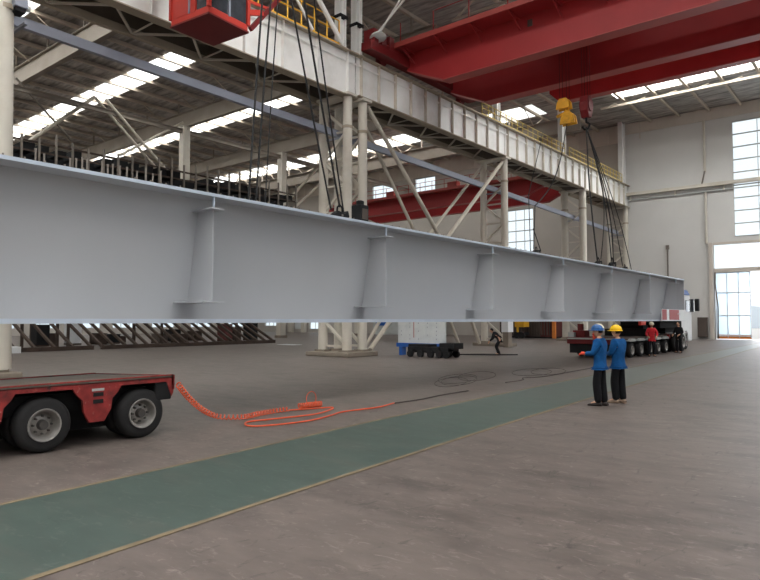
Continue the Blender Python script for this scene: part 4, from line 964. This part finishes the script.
    if hair:
        b = MB(); ellipsoid(b, (0, 0, 0), (.082, .092, .112), 16, 10, lambda x, y, z: (x, min(y, .35+.3*z), max(z, -.45)))
        h2 = MB(); h2.add([Rh @ (Vector(v)+Vector((0, -.014, .016)))+hc for v in b.v], b.f); link(h2, 'hair', 'hair')
    if helmet:
        b = MB(); ellipsoid(b, (0, 0, 0), (.112, .132, .118), 24, 14, lambda x, y, z: (x, y, max(z, -.06)))
        k = len(b.v); n = 28
        for rr_, z in ((1.0, -.005), (1.0, -.02), (1.12, -.022), (1.12, -.014)):
            for q in range(n):
                a = 2*math.pi*q/n; yy = math.sin(a); ext = 1+(.28 if yy > .2 else .05)*max(0, yy)*(rr_ > 1.05)
                b.v.append((.112*rr_*math.cos(a), .132*rr_*yy*ext, z))
        for r_ in range(3):
            for q in range(n): a = k+r_*n+q; c2 = k+r_*n+(q+1) % n; b.f.append((a, c2, c2+n, a+n))
        for q in range(n): b.f.append((k+3*n+q, k+3*n+(q+1) % n, k+(q+1) % n, k+q))
        h2 = MB(); h2.add([Rh @ (Vector(v)+Vector((0, .005, .045)))+hc for v in b.v], b.f); ho = link(h2, 'helmet', helmet)
        if helmet_top:
            b = MB(); ellipsoid(b, (0, 0, 0), (.114, .134, .122), 24, 14, lambda x, y, z: (x*.94, y*.94, max(z, .3)*1.02))
            h2 = MB(); h2.add([Rh @ (Vector(v)+Vector((.02, -.01, .047)))+hc for v in b.v], b.f); link(h2, 'helmet_top', helmet_top, ho)
    root.rotation_euler = (0, 0, rot)
    return root
def stand(h=1.7, lean=0, el=None, wr=None, feet=.12, el2=None, wr2=None, step=0):
    s = h/1.7
    J = dict(pelvis=(0, 0, .93), belly=(0, 0, 1.1), chest=(0, -.01, 1.31), neck=(0, .0, 1.44), headbase=(0, .02, 1.5), shL=(-.15, -.01, 1.37), shR=(.15, -.01, 1.37),
             elL=el or (-.27, .02, 1.12), wrL=wr or (-.2, .22, 1.02), elR=el2 or (.27, .02, 1.12), wrR=wr2 or (.2, .22, 1.02),
             hipL=(-.09, 0, .88), knL=(-.1-feet*.1, .02+step*.5, .48), anL=(-feet, -.01+step, .09), hipR=(.09, 0, .88), knR=(.1+feet*.1, .02-step*.4, .48), anR=(feet, -.01-step, .09),
             toeL=(-feet-.02, .14+step, .04), toeR=(feet+.02, .14-step, .04))
    return {k: tuple(c*s for c in v) for k, v in J.items()}
FWD = YAW   # rotation that points a figure along the camera's view direction
J = stand(1.66, el=(-.22, .06, 1.12), wr=(-.14, .28, 1.12), el2=(.2, .16, 1.16), wr2=(.05, .13, 1.44), feet=.075, step=.04)
person('person', (-5.0, 13.4, 0), FWD+math.radians(50), 'person in blue jacket and blue helmet with raised orange-red glove, left of the pair', J, 'jacket', 'trouser', 'shoe', 'helmetblue', 'helmetcream', head_turn=.25, glove='glove')
J = stand(1.64, el=(-.2, .05, 1.12), wr=(-.08, .22, 1.1), el2=(.2, .05, 1.12), wr2=(.08, .22, 1.1), feet=.075, step=.04)
person('person', (-4.86, 14.1, 0), FWD+math.radians(38), 'person in blue jacket and yellow helmet seen from behind, right of the pair', J, 'jacket', 'trouser', 'tanshoe', 'helmetyellow', head_turn=.1)
person('person', (-9.75, 33.1, 0), FWD+math.radians(165), 'person in a red jacket standing by the trailer wheels', stand(1.66), 'redshirt', 'blackcloth', 'shoe', 'helmetcream', lv=1)
person('person', (-9.6, 37.4, 0), FWD+math.radians(120), 'person in black standing between the trailer and the truck wheel', stand(1.68), 'blackcloth', 'blackcloth', 'shoe', None, lv=1)
B = dict(pelvis=(0, -.12, .8), belly=(0, .0, .93), chest=(0, .14, 1.06), neck=(0, .24, 1.13), headbase=(0, .29, 1.16), shL=(-.16, .16, 1.12), shR=(.16, .16, 1.12),
         elL=(-.22, .24, .86), wrL=(-.12, .4, .7), elR=(.22, .26, .86), wrR=(.12, .42, .72), hipL=(-.09, -.12, .76), knL=(-.13, .08, .45), anL=(-.12, -.1, .09), hipR=(.09, -.12, .76), knR=(.13, .1, .45), anR=(.13, .0, .09),
         toeL=(-.14, .06, .04), toeR=(.15, .16, .04))
person('person', (-16.3, 29.45, 0), FWD+math.radians(70), 'person in black bending over beside the dark plate on the floor', B, 'blackcloth', 'blackcloth', 'shoe', None, head_tilt=-.4, lv=1)
